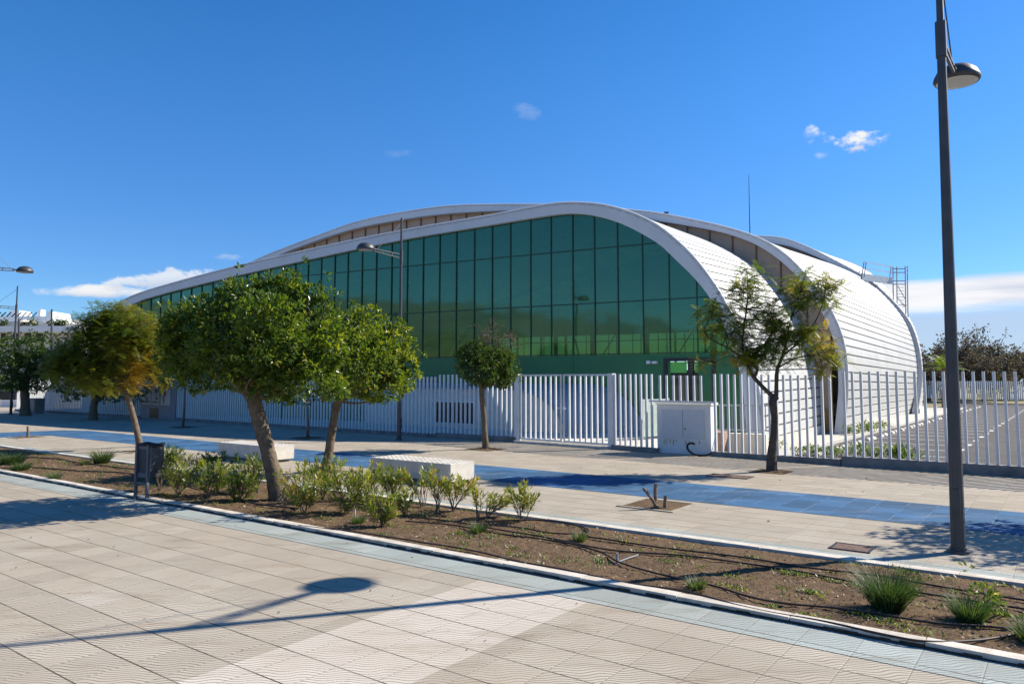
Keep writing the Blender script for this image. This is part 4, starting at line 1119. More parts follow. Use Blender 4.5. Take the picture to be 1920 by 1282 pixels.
def frond_leaves(spots, seed, length=0.34, pairs=9, lw=(0.075, 0.016), tintf=None, droop=0.5):
    r = np.random.default_rng(seed); V = []; F = []; Tn = []
    for p, d in spots:
        d = Vector(d).normalized(); ln = length*(0.65+0.6*r.random())
        side = d.cross(Vector((0, 0, 1)))
        if side.length < 0.1: side = Vector((1, 0, 0))
        side.normalize(); q = Vector(p); dd = Vector(d); t = tintf(Vector(p), r) if tintf else 0.4
        for k in range(pairs):
            st = ln/pairs; dd = (dd+Vector((0, 0, -droop/pairs))).normalized(); q2 = q+dd*st
            w = math.sin(math.pi*(0.12+0.80*k/pairs))
            i = len(V); V += [q-side*0.003, q+side*0.003, q2+side*0.003, q2-side*0.003]; F.append((i, i+1, i+2, i+3)); Tn += [t]*4
            for s_ in (-1, 1):
                ld = (side*s_+dd*0.55+Vector((0, 0, -0.25+0.2*(r.random()-0.5)))).normalized(); nn_ = ld.cross(dd)
                wd = dd*lw[1]*(0.8+0.4*r.random()); L_ = lw[0]*w*(0.9+0.4*r.random())
                i = len(V); V += [q2, q2+ld*L_*0.5+wd*0.8, q2+ld*L_, q2+ld*L_*0.5-wd*0.8]; F.append((i, i+1, i+2)); F.append((i, i+2, i+3))
                tt = min(1, max(0, t+0.12*(r.random()-0.5))); Tn += [tt]*4
            q = q2
    return V, F, Tn
def leaf_obj(name, data, m, parent, extra=None):
    mb = MB(); mb.v = [tuple(v) for v in data[0]]; mb.f = data[1]; mb.t = data[2]
    return mb.build(name, m, parent)
def lobe(u, v, ru, rv, y, ry=None, dy=0.0):
    c = D(u, v, y+dy); return (c, (ru/FOC*y, ry or ru/FOC*y*0.95, rv/FOC*y))
def limb_paths(fork, lobes, seed, n, r0, spread=0.55):
    rg = random.Random(seed); out = []; lobes = sorted(lobes, key=lambda l: -l[1][0])[:max(4, len(lobes)*3//5)]
    for k in range(n):
        c, rad = lobes[k % len(lobes)][:2]
        d = Vector((rg.gauss(0, 1), rg.gauss(0, 1), rg.gauss(0.2, 0.8))).normalized()
        e = Vector((c[0]+d.x*rad[0]*spread, c[1]+d.y*rad[1]*spread, c[2]+d.z*rad[2]*spread))
        m = fork.lerp(e, 0.5)+Vector((rg.gauss(0, .08), rg.gauss(0, .08), rg.gauss(-0.05, .08)))
        out.append((catmull([fork, m, e], 5), r0*(0.55+0.5*rg.random())))
    return out
def trunk_obj(parent, path, rads, limbs, m, seed=1, sub=True):
    rg = random.Random(seed); mb = MB()
    P_ = catmull(path, 5)
    rr = np.interp(np.linspace(0, len(rads)-1, len(P_)), range(len(rads)), rads)
    P_ = [P_[0]-Vector((0, 0, 0.08))]+P_; rr = [rr[0]*1.25]+list(rr)
    mb.tube(P_, rr, 12, jit=0.14, rng=rg)
    tr = mb.build('trunk', m, parent, smooth=True)
    if limbs:
        mb = MB(); rg2 = random.Random(seed+7)
        for pts, r0 in limbs:
            n = len(pts); mb.tube(pts, [r0*(1-0.8*i/(n-1)) for i in range(n)], 6)
            for _ in range(3):   # twigs
                i = rg2.randrange(n//2, n); q = pts[i]
                e = q+Vector((rg2.gauss(0, .16), rg2.gauss(0, .16), rg2.gauss(0.05, .12)))
                mb.tube([q, q.lerp(e, 0.5)+Vector((0, 0, 0.03)), e], [r0*0.35, r0*0.25, r0*0.1], 5)
        mb.build('branches', m, tr, smooth=True)
    return tr

# ---- big leaning round tree in the bed
def round_tree(label, base, depth, trunk_px, rads, lobes, n, seed, leafm=None, leaf=(0.095, 0.040), bark=None, nl=16, per=9, tint=(0.12, 0.66), hot=0.07, group='round clipped trees', limb=0.05, zb=0.0):
    t = thing('round_tree', (base.x, base.y, zb), label, 'tree', group)
    path = [Vector((base.x, base.y, zb))]+[D(u, v, depth) for u, v in trunk_px]
    trunk_obj(t, path, rads, limb_paths(path[-1]-Vector((0, 0, 0.05)), lobes, seed, nl, limb), bark or M_bark, seed)
    leaf_obj('crown', crown_leaves(lobes, n, seed, leaf, per, tint=tint, hot=hot), leafm or LM_ficus, t)
    return t
b_ = G(522, 935, 0.03); y = b_.y
lobes = [lobe(*q, y, None, dy) for *q, dy in ((500, 632, 95, 75, 0), (455, 572, 48, 38, 0), (400, 605, 42, 48, 0), (520, 562, 52, 42, 0.2), (541, 531, 20, 20, 0.1), (588, 600, 46, 50, 0.1), (602, 655, 42, 50, -0.2), (565, 698, 56, 36, -0.3), (480, 690, 76, 38, -0.3), (425, 648, 62, 56, -0.3), (352, 608, 42, 42, 0.4), (340, 652, 42, 55, 0.4), (368, 688, 44, 42, 0.2), (347, 571, 17, 18, 0.4), (612, 727, 36, 18, 0), (525, 733, 58, 16, 0), (430, 545, 18, 14, 0.2), (590, 548, 20, 14, 0.2), (500, 620, 70, 60, -0.8), (540, 640, 70, 60, 0.8))]
round_tree('largest round leafy tree, thick trunk leaning left out of the planting bed', b_, y, [(513, 890), (502, 845), (488, 795), (478, 755), (472, 735)], [0.155, 0.128, 0.120, 0.118, 0.122, 0.15], lobes, 4400, 11, nl=30, limb=0.06)
b_ = G(608, 885); y = b_.y
lobes = [lobe(*q, y, None, dy) for *q, dy in ((670, 668, 78, 66, 0), (645, 620, 42, 36, 0), (690, 610, 40, 32, 0.2), (728, 655, 46, 46, 0.1), (752, 690, 32, 42, 0), (715, 715, 50, 34, -0.2), (650, 712, 60, 30, -0.2), (625, 670, 50, 50, 0.2), (770, 668, 14, 16, 0), (705, 740, 20, 10, 0), (662, 585, 20, 14, 0), (735, 612, 20, 16, 0.1), (680, 670, 60, 50, -0.7), (680, 660, 60, 50, 0.7))]
round_tree('round bright green tree just left of the lamp before the facade', b_, y, [(616, 850), (621, 815), (628, 775), (634, 748)], [0.12, 0.095, 0.09, 0.088, 0.095], lobes, 2900, 12, tint=(0.24, 0.76), hot=0.09); pit(Vector((b_.x, b_.y, 0)))
b_ = G(911, 842); y = b_.y
lobes = [lobe(912, 688, 54, 36, y, 0.85), lobe(890, 668, 30, 22, y, 0.5), lobe(945, 690, 30, 32, y, 0.5)]
t3 = round_tree('small clipped tree with thin trunk and dry top shoots left of the gate', b_, y, [(909, 815), (907, 780), (904, 745), (903, 722)], [0.12, 0.085, 0.08, 0.075, 0.09], lobes, 1500, 13, LM_darkleaf, (0.085, 0.035), tint=(0.2, 0.8), hot=0.1); pit(Vector((b_.x, b_.y, 0)), 0.9, False)
lobes = [lobe(930, 632, 34, 26, y, 0.5), lobe(955, 645, 24, 20, y, 0.4), lobe(908, 630, 18, 16, y, 0.3)]
lm = limb_paths(D(925, 675, y), lobes, 5, 16, 0.018, 0.95); mb = MB()
for pts, r0 in lm: mb.tube(pts, [r0*(1-0.7*i/(len(pts)-1)) for i in range(len(pts))], 5)
mb.build('top_shoots', M_twig, t3); leaf_obj('dry_leaves', crown_leaves(lobes, 130, 15, (0.09, 0.03), 4, 0.7, 1.2), LM_brown, t3)
b_ = G(48, 779); y = b_.y
lobes = [lobe(40, 680, 62, 52, y, 1.7), lobe(85, 665, 58, 38, y, 1.4), lobe(-15, 690, 50, 48, y, 1.4), lobe(70, 700, 45, 35, y, 1.2)]
round_tree('dark round tree at the far left before the fence corner', b_, y, [(47, 755), (46, 730), (47, 712)], [0.30, 0.24, 0.22, 0.26], lobes, 2400, 14, LM_darkleaf, (0.15, 0.06), tint=(0.15, 0.7), limb=0.09)
b_ = G(174, 787); y = b_.y
lobes = [lobe(190, 690, 60, 55, y, 1.5), lobe(215, 720, 40, 32, y, 1.1), lobe(150, 715, 50, 32, y, 1.2), lobe(265, 690, 50, 55, y, 1.2)]
round_tree('dark tree with short bent trunk behind the yellowing feathery tree', b_, y, [(175, 770), (178, 752), (190, 735)], [0.25, 0.19, 0.17, 0.18], lobes, 2000, 16, LM_darkleaf, (0.14, 0.055), tint=(0.15, 0.65), limb=0.08)
# round tree beyond the right edge that throws the shade round the near lamp
b_ = Vector((9.9, 10.5, 0)); 
lobes = [(Vector((9.9, 10.5, 2.75)), (1.25, 1.25, 0.85)), (Vector((9.2, 10.6, 2.5)), (0.9, 0.9, 0.6)), (Vector((10.5, 10.0, 2.6)), (0.9, 0.9, 0.6))]
t = thing('round_tree', b_, 'round leafy tree beyond the right edge shading the near lamp', 'tree', 'round clipped trees')
trunk_obj(t, [b_, Vector((9.95, 10.5, 1.0)), Vector((9.9, 10.5, 1.9))], [0.12, 0.09, 0.1], limb_paths(Vector((9.9, 10.5, 1.85)), lobes, 3, 10, 0.05), M_bark, 3)
leaf_obj('crown', crown_leaves(lobes, 1500, 31, (0.095, 0.04), 9), LM_ficus, t)

# ---- feathery (jacaranda-like) trees
def feather_tree(label, base, depth, trunk_paths, lobes, nf, seed, tintf, bark, length=0.34, fs=8, group='feathery trees'):
    t = thing('feathery_tree', (base.x, base.y, 0), label, 'tree', group)
    tr = None; tips = []
    for k, (path, rads) in enumerate(trunk_paths):
        P_ = [p if isinstance(p, Vector) else D(p[0], p[1], depth+(p[2] if len(p) > 2 else 0)) for p in path]
        if k == 0: tr = trunk_obj(t, P_, rads, [], bark, seed)
        else:
            mb = MB(); Q = catmull(P_, 4); rr = np.interp(np.linspace(0, len(rads)-1, len(Q)), range(len(rads)), rads)
            mb.tube(Q, list(rr), 7, jit=0.2, rng=random.Random(k)); tips.append((Q, mb))
    r = np.random.default_rng(seed); spots = []
    wts = np.array([l[1][0]*l[1][2] for l in lobes]); wts = wts/wts.sum()
    for k in range(nf//fs):
        c, rad = lobes[r.choice(len(lobes), p=wts)][:2]
        d = Vector(r.normal(size=3)).normalized(); q = 0.25+0.75*math.sqrt(r.random())
        p = Vector((c[0]+d.x*rad[0]*q, c[1]+d.y*rad[1]*q, c[2]+d.z*rad[2]*q))
        # twig back to the closest limb point
        best = None
        for Q, qm in tips:
            for w in Q[len(Q)//3:]:
                l_ = (w-p).length
                if best is None or l_ < best[0]: best = (l_, w, qm)
        if best and best[0] < 1.6 and k % 2 == 0:
            w = best[1]; best[2].tube([w, w.lerp(p, 0.55)+Vector((0, 0, 0.05)), p], [0.014, 0.010, 0.005], 5)
        for j in range(fs):
            az = r.random()*6.283; el = r.normal(0.15, 0.45)
            spots.append((p+Vector(r.normal(size=3))*0.04, Vector((math.cos(az)*math.cos(el), math.sin(az)*math.cos(el), math.sin(el)))))
    for Q, qm in tips: qm.build('limb', bark, tr, smooth=True)
    leaf_obj('crown', frond_leaves(spots, seed, length, tintf=tintf), LM_jac, t)
    return t
b_ = G(1447, 884); y = b_.y
def tf(p, r):
    q = mnoise.noise(p*1.5+Vector((3, 1, 2)))
    side = (p.x-b_.x)
    return min(1, max(0, 0.30+0.28*max(0, q)*2.0+0.10*abs(side)+0.10*r.random()-0.15*(1 if abs(side) < 0.5 else 0)))
lobes = [lobe(1410, 515, 26, 26, y, 0.4), lobe(1395, 560, 40, 34, y, 0.5), lobe(1345, 600, 42, 40, y, 0.5), lobe(1330, 675, 28, 12, y, 0.3), lobe(1420, 625, 60, 42, y, 0.7), lobe(1470, 600, 45, 50, y, 0.6), lobe(1500, 545, 34, 40, y, 0.5), lobe(1545, 550, 32, 36, y, 0.5), lobe(1510, 640, 52, 30, y, 0.6), lobe(1545, 668, 38, 30, y, 0.4), lobe(1400, 670, 36, 24, y, 0.5), lobe(1450, 660, 50, 26, y, 0.6)]
feather_tree('sparse feathery tree with dark forked trunk before the white cladding', b_, y,
    [([b_, (1447, 850), (1451, 815), (1452, 780), (1449, 752), (1455, 742)], [0.125, 0.10, 0.078, 0.075, 0.09, 0.08]),
     ([(1455, 745), (1456, 715), (1458, 690), (1470, 660), (1480, 610, .1), (1500, 550, .2)], [0.05, 0.045, 0.04, 0.03, 0.02, 0.01]),
     ([(1453, 748), (1430, 725), (1412, 705), (1400, 680), (1392, 640), (1402, 560, -.1), (1400, 505)], [0.055, 0.045, 0.042, 0.035, 0.025, 0.015, 0.008]),
     ([(1414, 706), (1420, 692), (1410, 680), (1420, 660), (1440, 640, .2), (1450, 600, .3)], [0.04, 0.036, 0.03, 0.024, 0.016, 0.008]),
     ([(1400, 680), (1370, 655), (1340, 640), (1320, 620), (1335, 590)], [0.026, 0.02, 0.016, 0.012, 0.007]),
     ([(1458, 690), (1490, 672), (1525, 665), (1560, 655)], [0.022, 0.018, 0.012, 0.006]),
     ([(1470, 665), (1510, 630), (1535, 590), (1548, 545)], [0.022, 0.018, 0.012, 0.006]),
     ([(1395, 672), (1365, 668), (1340, 680)], [0.014, 0.010, 0.006])],
    lobes, 2400, 21, tf, M_barkdark, 0.32); pit(Vector((b_.x, b_.y, 0)), 0.75, False)
b3 = G(264, 846); y = b3.y
def tf2(p, r):
    u = 960+FOC*p.x/p.y
    q = mnoise.noise(p*0.9+Vector((7, 1, 5)))
    warm = min(1, max(0, (u-140)/120))
    return min(0.86, max(0, 0.26+0.26*warm+0.34*q*(0.3+warm)+0.16*r.random()))
lobes = [lobe(200, 650, 80, 60, y, 1.1), lobe(255, 625, 62, 45, y, 0.9), lobe(284, 664, 38, 40, y, 0.7), lobe(300, 690, 20, 26, y, 0.4), lobe(150, 690, 58, 42, y, 0.9), lobe(215, 600, 50, 32, y, 0.7), lobe(180, 620, 35, 40, y, 0.6), lobe(205, 708, 66, 30, y, 1.0), lobe(120, 680, 32, 36, y, 0.6)]
feather_tree('feathery tree turning yellow on its right side, leaning behind the litter bin', b3, y,
    [([b3, (258, 815), (250, 780), (240, 748), (228, 728), (212, 712)], [0.10, 0.085, 0.08, 0.075, 0.078, 0.07]),
     ([(214, 714), (200, 702), (182, 698), (160, 690), (130, 680)], [0.06, 0.05, 0.04, 0.03, 0.015]),
     ([(214, 714), (206, 690), (204, 660), (210, 625), (205, 590)], [0.05, 0.04, 0.03, 0.02, 0.01]),
     ([(226, 728), (240, 700), (262, 670), (285, 650)], [0.04, 0.03, 0.02, 0.01]),
     ([(206, 680), (230, 650), (250, 620), (262, 600)], [0.03, 0.022, 0.015, 0.008]),
     ([(205, 690), (180, 660), (165, 635)], [0.03, 0.02, 0.01])],
    lobes, 5600, 22, tf2, M_bark, 0.38); pit(Vector((b3.x, b3.y, 0)))

# ---- staked saplings and lone stake
for (u, v, ut, vt, lab) in ((343, 801, 347, 715, 'bare thin sapling stem before the long fence, left of the big tree'), (577, 821, 576, 750, 'bare thin sapling stem before the long fence between the two round trees')):
    g = G(u, v); y = g.y; t = thing('sapling', g, lab, 'sapling', 'thin saplings before the fence')
    tp = D(ut, vt, y); mb = MB(); mb.tube([g-Vector((0, 0, .05)), g.lerp(tp, 0.4)+Vector((0.02, 0, 0)), tp], [0.06, 0.045, 0.035], 8); mb.build('stem', M_wood, t, smooth=True)
    lb = [(tp+Vector((0.1, 0, 0.1)), (0.5, 0.4, 0.35))]
    leaf_obj('foliage', crown_leaves(lb, 60, u, (0.11, 0.04), 5), LM_darkleaf, t); pit(g, 0.9, False)
    mb = MB()
    for pts, r0 in limb_paths(tp, lb, u, 5, 0.02): mb.tube(pts, [r0*(1-.7*i/(len(pts)-1)) for i in range(len(pts))], 5)
    mb.build('branches', M_twig, t)
g = G(52, 820); mb = MB(); tp = D(52, 799, g.y); mb.tube([g-Vector((0, 0, .05)), g.lerp(tp, .5)+Vector((.01, 0, 0)), tp], [0.05, 0.042, 0.038], 8)
tag(mb.build('tree_stump', M_wood), 'lone thin cut trunk standing by the bend of the blue path', 'stump'); pit(g, 0.85)

# ---- shrubs in the bed
SHR = [ (332, 928, 336, 886, 32, 28, 0.40, 'rounded oleander shrub right of the litter bin'),
        (297, 920, 313, 857, 24, 17, 0.10, 'leggy oleander, tree shade put into its leaf colour, directly behind the litter bin'),  # low leaf tint paints in the shade of the tree
        (392, 930, 398, 893, 30, 26, 0.35, 'bushy oleander left of the big leaning trunk, second from the bin'),
        (447, 938, 450, 914, 24, 28, 0.42, 'low leafy oleander just left of the big leaning trunk'),
        (480, 922, 479, 880, 28, 26, 0.25, 'dark upright oleander touching the big leaning trunk from behind'),
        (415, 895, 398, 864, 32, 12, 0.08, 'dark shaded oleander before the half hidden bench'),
        (569, 962, 568, 906, 36, 42, 0.55, 'tall bright oleander just right of the big leaning trunk'),
        (604, 938, 612, 888, 32, 32, 0.48, 'tall oleander at the foot of the second round tree'),
        (655, 962, 650, 915, 34, 42, 0.50, 'dense tall oleander before the right bench end'),
        (717, 986, 714, 955, 22, 26, 0.45, 'low oleander nearest the kerb in the shrub row'),
        (690, 938, 688, 898, 28, 30, 0.52, 'oleander hiding the left end of the right bench'),
        (738, 944, 733, 897, 22, 24, 0.50, 'open stemmed oleander before the middle of the right bench'),
        (760, 962, 757, 935, 16, 20, 0.45, 'small low oleander between denser shrubs and right bench'),
        (791, 948, 783, 893, 22, 22, 0.55, 'vase shaped oleander before the right bench corner'),
        (820, 962, 822, 903, 20, 24, 0.55, 'slim oleander with bare legs at the right bench front corner'),
        (850, 957, 862, 913, 30, 18, 0.58, 'spreading oleander leaning right past the bench end'),
        (897, 973, 897, 938, 9, 12, 0.60, 'tiny thin oleander, smallest of the shrub row'),
        (912, 968, 938, 941, 22, 13, 0.58, 'small oleander with stems leaning far right'),
        (980, 976, 978, 930, 26, 22, 0.55, 'rightmost oleander standing alone with an open fan of stems')]
def shrub(u, v, cu, cv, ru, rv, tn, label, k):
    g = G(u, v, 0.03); y = g.y; sz = soilz(g); g = Vector((g.x, g.y, sz))
    t = thing('oleander_shrub', g, label, 'shrub', 'oleander shrubs in the planting bed')
    r = np.random.default_rng(100+k); c = D(cu, cv, y); rx, rz_ = ru*1.38/FOC*y, rv*0.88/FOC*y
    mb = MB(); V = []; F = []; Tn = []
    nst = 7 if ru < 15 else int((16+ru*0.8)*(1.0 if k < 12 else 0.55))
    for s_ in range(nst):
        d = Vector(r.normal(size=3)).normalized(); q = 0.35+0.65*r.random()**0.5
        e = Vector((c.x+d.x*rx*q, c.y+d.y*rx*q*0.9, max(sz+0.08, c.z+d.z*rz_*q)))
        m = g.lerp(e, 0.5)+Vector((r.normal()*0.03, r.normal()*0.03, -0.02))
        m.x = g.x+(m.x-g.x)*0.7; m.y = g.y+(m.y-g.y)*0.7
        P_ = catmull([g+Vector((r.normal()*.02, r.normal()*.02, -0.02)), m, e], 4)
        if s_ < 7: mb.tube(P_, [0.009-0.006*i/(len(P_)-1) for i in range(len(P_))], 5)
        else: mb.tube(P_[len(P_)//2:], [0.005-0.002*i/len(P_) for i in range(len(P_)-len(P_)//2)], 4)
        ax = (P_[-1]-P_[-3]).normalized()
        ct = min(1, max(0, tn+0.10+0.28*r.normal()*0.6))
        for tier in range(7):
            o = e+ax*(0.055-0.032*tier)
            if r.random() < 0.08: continue
            for j in range(3 if tier else 5):
                a = r.random()*6.283
                sidev = ax.cross(Vector((math.cos(a), math.sin(a), 0.3))).normalized()
                dv = (ax*(0.9-0.07*tier)+sidev*0.85+Vector(r.normal(size=3))*0.15).normalized()
                wv = dv.cross(ax).normalized(); ll = (0.085+0.045*r.random())*min(1.0, 0.7+rx); ww = 0.020
                i = len(V); V += [o, o+dv*ll*0.45+wv*ww*0.5, o+dv*ll, o+dv*ll*0.45-wv*ww*0.5]; F += [(i, i+1, i+2), (i, i+2, i+3)]
                Tn += [min(1, max(0, ct+0.1*r.normal()))]*4
    mb.build('branches', M_twig, t); leaf_obj('foliage', (V, F, Tn), LM_ole, t)
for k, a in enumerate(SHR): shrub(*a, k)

# ---- grass tufts
def tuft(label, g, h, w, n, seed, tn=0.3, up=0.7, bw=0.006, name='grass_tuft', cat='grass', group='ornamental grass tufts in the bed'):
    r = np.random.default_rng(seed); V = []; F = []; Tn = []
    for k in range(n):
        a = r.random()*6.283; q = r.random()**0.5
        b = Vector((g.x+math.cos(a)*w*0.28*q, g.y+math.sin(a)*w*0.28*q, g.z-0.01))
        lean = (0.15+0.75*q*r.random())*(1-up*0.5); az = a+r.normal()*0.5
        ll = h*(0.6+0.5*r.random()); d = Vector((math.cos(az)*lean, math.sin(az)*lean, 1)).normalized()
        sd_ = Vector((-math.sin(az+r.normal()), math.cos(az+r.normal()), 0)).normalized(); p = b; t = min(1, max(0, tn+0.25*r.normal()*0.7)); st = ll/4
        i = len(V)
        for s_ in range(5):
            wd = bw*(1-s_/4.2); V += [p-sd_*wd, p+sd_*wd]; Tn += [t, t]
            d = (d+Vector((math.cos(az)*0.13, math.sin(az)*0.13, -0.10-0.08*lean))).normalized(); p = p+d*st
        for s_ in range(4): F.append((i+2*s_, i+2*s_+1, i+2*s_+3, i+2*s_+2))
    t = MB(); t.v = [tuple(x) for x in V]; t.f = F; t.t = Tn
    return tag(t.build(name, LM_grass), label, cat, group)
def gs(u, v):
    g = G(u, v, 0.04); return Vector((g.x, g.y, soilz(g)))
tuft('largest spiky grass tuft in the bed below the near lamp', gs(1665, 1135), 0.44, 0.40, 800, 1, 0.22, 0.95, 0.0045)
tuft('grass tuft with leafy weed right of the largest tuft', gs(1818, 1158), 0.28, 0.32, 480, 2, 0.35, 0.8, 0.004)
tuft('grass tuft cut by the right edge of the photo', gs(1932, 1195), 0.20, 0.26, 250, 3, 0.45, 0.6)
tuft('small grass tuft by the bed kerb below the cut stumps', gs(1306, 1102), 0.15, 0.24, 260, 4, 0.55, 0.5, 0.004)
tuft('dark grass tuft at the far left edge of the bed', gs(22, 868), 0.38, 0.7, 400, 5, 0.15, 0.4, 0.010)
tuft('bluish grass tuft lower left, in front of the dark tuft', gs(38, 880), 0.28, 0.5, 260, 6, 0.3, 0.4, 0.008)
tuft('bright grass tuft on the bed edge left of the litter bin', gs(190, 868), 0.42, 0.5, 420, 7, 0.45, 0.75, 0.008)
tuft('little grass tuft beside the bright tuft left of the bin', gs(160, 871), 0.20, 0.3, 150, 8, 0.55, 0.5, 0.006)
tuft('short grass tuft on bare soil at left, close to the kerb', gs(103, 897), 0.20, 0.3, 160, 9, 0.45, 0.5, 0.006)
tuft('small grass tuft at the hose bend in mid bed', gs(1087, 1012), 0.17, 0.22, 200, 10, 0.6, 0.7, 0.004)
tuft('small grass tuft under the rightmost oleanders', gs(896, 995), 0.18, 0.3, 200, 11, 0.4, 0.6, 0.005)
tuft('grass tuft among the low oleanders', gs(670, 978), 0.16, 0.26, 200, 12, 0.5, 0.6, 0.005)
lw_ = gs(1845, 1148)
t = thing('leafy_weed', lw_, 'leafy green weed growing in the second grass tuft', 'weed')
leaf_obj('foliage', crown_leaves([(lw_+Vector((0, 0, 0.14)), (0.07, 0.06, 0.10))], 34, 8, (0.05, 0.025), 5), LM_weed, t)
mb = MB(); mb.tube([lw_, lw_+Vector((0.01, 0, 0.16)), lw_+Vector((0, 0, 0.22))], [0.006, 0.005, 0.002], 5); mb.build('stem', M_twig, t)
fw = gs(1868, 1125); t = thing('wild_flower', fw, 'single yellow wild flower near the right end of the bed', 'flower')
mb = MB(); mb.tube([fw, fw+Vector((0, 0, 0.05))], 0.002, 5); mb.build('stem', M_twig, t)
mb = MB()
for k in range(6):
    a = k*math.pi/3; c = fw+Vector((0, 0, 0.055)); u_ = Vector((math.cos(a), math.sin(a), 0.3)); s_ = Vector((-math.sin(a), math.cos(a), 0))
    mb.add([c, c+u_*0.015+s_*0.009, c+u_*0.027, c+u_*0.015-s_*0.009], [(0, 1, 2, 3)])
mb.build('petals', M_yellow, t)

# ---- hoses
def hose(label, px, r=0.010):
    P_ = []
    for u, v in px:
        g = G(u, v, 0.05); P_.append(g)
    Q = catmull(P_, 10); Q = [Vector((q.x, q.y, 0.034+0.026*mnoise.noise(Vector((toab(q)[0]*0.9, toab(q)[1]*0.9, 0.3)))+r+0.004)) for q in Q]
    mb = MB(); mb.tube(Q, r, 7); return tag(mb.build('irrigation_hose', M_hose, smooth=True), label, 'hose', 'dark irrigation hoses on the bed')
hose('dark hose nearest the front kerb, running from the shrubs to the right', [(560, 985), (690, 1000), (760, 1010), (800, 1019), (900, 1033), (980, 1050), (1100, 1075), (1180, 1093), (1280, 1108), (1380, 1132), (1450, 1147), (1540, 1163), (1660, 1190), (1740, 1202), (1830, 1197), (1915, 1182)])
hose('dark hose running through the middle of the bed and under the largest tuft', [(760, 976), (850, 985), (930, 998), (1010, 1009), (1080, 1020), (1130, 1034), (1165, 1053), (1250, 1078), (1340, 1098), (1400, 1115), (1470, 1128), (1560, 1136), (1650, 1148), (1750, 1163), (1850, 1170), (1930, 1180)])
hose('dark hose along the bed centre, passing the white pipe stub', [(740, 962), (830, 975), (900, 986), (990, 1000), (1080, 1018), (1160, 1030), (1280, 1041), (1400, 1056), (1500, 1070), (1600, 1089), (1740, 1112), (1860, 1132), (1960, 1150)])
hose('dark hose along the far kerb of the bed, looping by the small tuft', [(910, 976), (960, 974), (1010, 974), (1060, 980), (1100, 992), (1104, 1000), (1094, 1005), (1150, 1012), (1280, 1031), (1400, 1046), (1520, 1063), (1640, 1078), (1760, 1100), (1960, 1133)])
hose('short hose offcut between the rightmost oleander and the loop', [(930, 984), (980, 988), (1030, 998), (1080, 1001)])
hose('dark hose across the left part of the bed before the bin', [(0, 878), (60, 876), (110, 880), (180, 883), (250, 888), (330, 905), (420, 925), (480, 945), (560, 955)], 0.014)
hose('second dark hose at left, bending over the bare soil', [(-20, 868), (40, 858), (100, 860), (140, 866), (200, 874), (260, 880)], 0.014)
g0 = gs(1157, 1050); mb = MB(); mb.tube([g0, g0+Vector((0.0, 0, 0.055)), g0+Vector((0.002, 0, 0.11))], [0.014, 0.014, 0.012], 8)
g1 = gs(1197, 1041); mb.tube(catmull([g0+Vector((0, 0, 0.012)), g0.lerp(g1, .5)+Vector((0, 0, 0.02)), g1+Vector((0, 0, 0.02))], 4), 0.007, 6)
tag(mb.build('pipe_stub', mat('grey_pvc', (0.33, 0.35, 0.37), 0.5)), 'grey plastic pipe stub poking from the soil in mid bed', 'pipe')
g0 = gs(666, 968); mb = MB(); mb.tube([g0, g0+Vector((0, 0, 0.12))], [0.007, 0.007], 8); tag(mb.build('marker_peg', M_white), 'small white peg standing among the low oleanders', 'peg')

# ---- stuff on the soil and pavement
r = np.random.default_rng(77)
mb = MB(); V = []; F = []; Tn = []
for k in range(17000):
    a = r.uniform(A0, 24); b = r.uniform(6.66, 8.86); p = AB(a, b, soil_h(a, b)*min(1, 0.35+min(b-6.62, 8.90-b)/0.067/3*0.65)+0.002)
    s_ = (0.006+0.019*r.random()**2); az = r.random()*6.283; d = Vector((math.cos(az), math.sin(az), r.normal()*0.25)).normalized(); e = d.cross(Vector((r.normal()*.3, r.normal()*.3, 1))).normalized()
    i = len(V); V += [p-d*s_, p+e*s_*0.45, p+d*s_, p-e*s_*0.45+Vector((0, 0, s_*0.4))]; F += [(i, i+1, i+2), (i, i+2, i+3)]; Tn += [float(r.random()**1.3)]*4
mb.v = [tuple(x) for x in V]; mb.f = F; mb.t = Tn; tag(mb.build('leaf_litter', LM_litter), kind='stuff')
V = []; F = []; Tn = []
patches = [(r.uniform(A0, 22), r.uniform(6.72, 8.84)) for _ in range(330)]
for u, v in ((1500, 1075), (1480, 1072), (1560, 1085), (1600, 1095), (1520, 1108), (1615, 1145), (1680, 1160), (1730, 1178), (1640, 1156), (880, 1005), (860, 1000), (1010, 1000), (1060, 1045), (1130, 1052), (1385, 1078), (1880, 1150), (1900, 1155), (1510, 1155), (1390, 1098)):
    g = G(u, v, 0.04); patches += [toab(g)]*2
for a, b in patches:
    n = int(r.integers(8, 34)); sp = 0.03+0.10*r.random(); ct = r.random()
    for j in range(n):
        aa = a+r.normal()*sp; b2_ = min(8.85, max(6.66, b+r.normal()*sp*0.6)); p = AB(aa, b2_, soil_h(aa, b2_)*0.95)
        az = r.random()*6.283; ll = 0.02+0.05*r.random(); d = Vector((math.cos(az)*0.8, math.sin(az)*0.8, 0.5+0.6*r.random())).normalized(); w = d.cross(Vector((0, 0, 1))).normalized()*(0.004+0.006*r.random())
        i = len(V); V += [p, p+d*ll*0.5+w, p+d*ll, p+d*ll*0.5-w]; F += [(i, i+1, i+2), (i, i+2, i+3)]; Tn += [min(1, max(0, ct*0.7+0.3*r.random()))]*4
mb = MB(); mb.v = [tuple(x) for x in V]; mb.f = F; mb.t = Tn; tag(mb.build('weeds', LM_weed), kind='stuff')
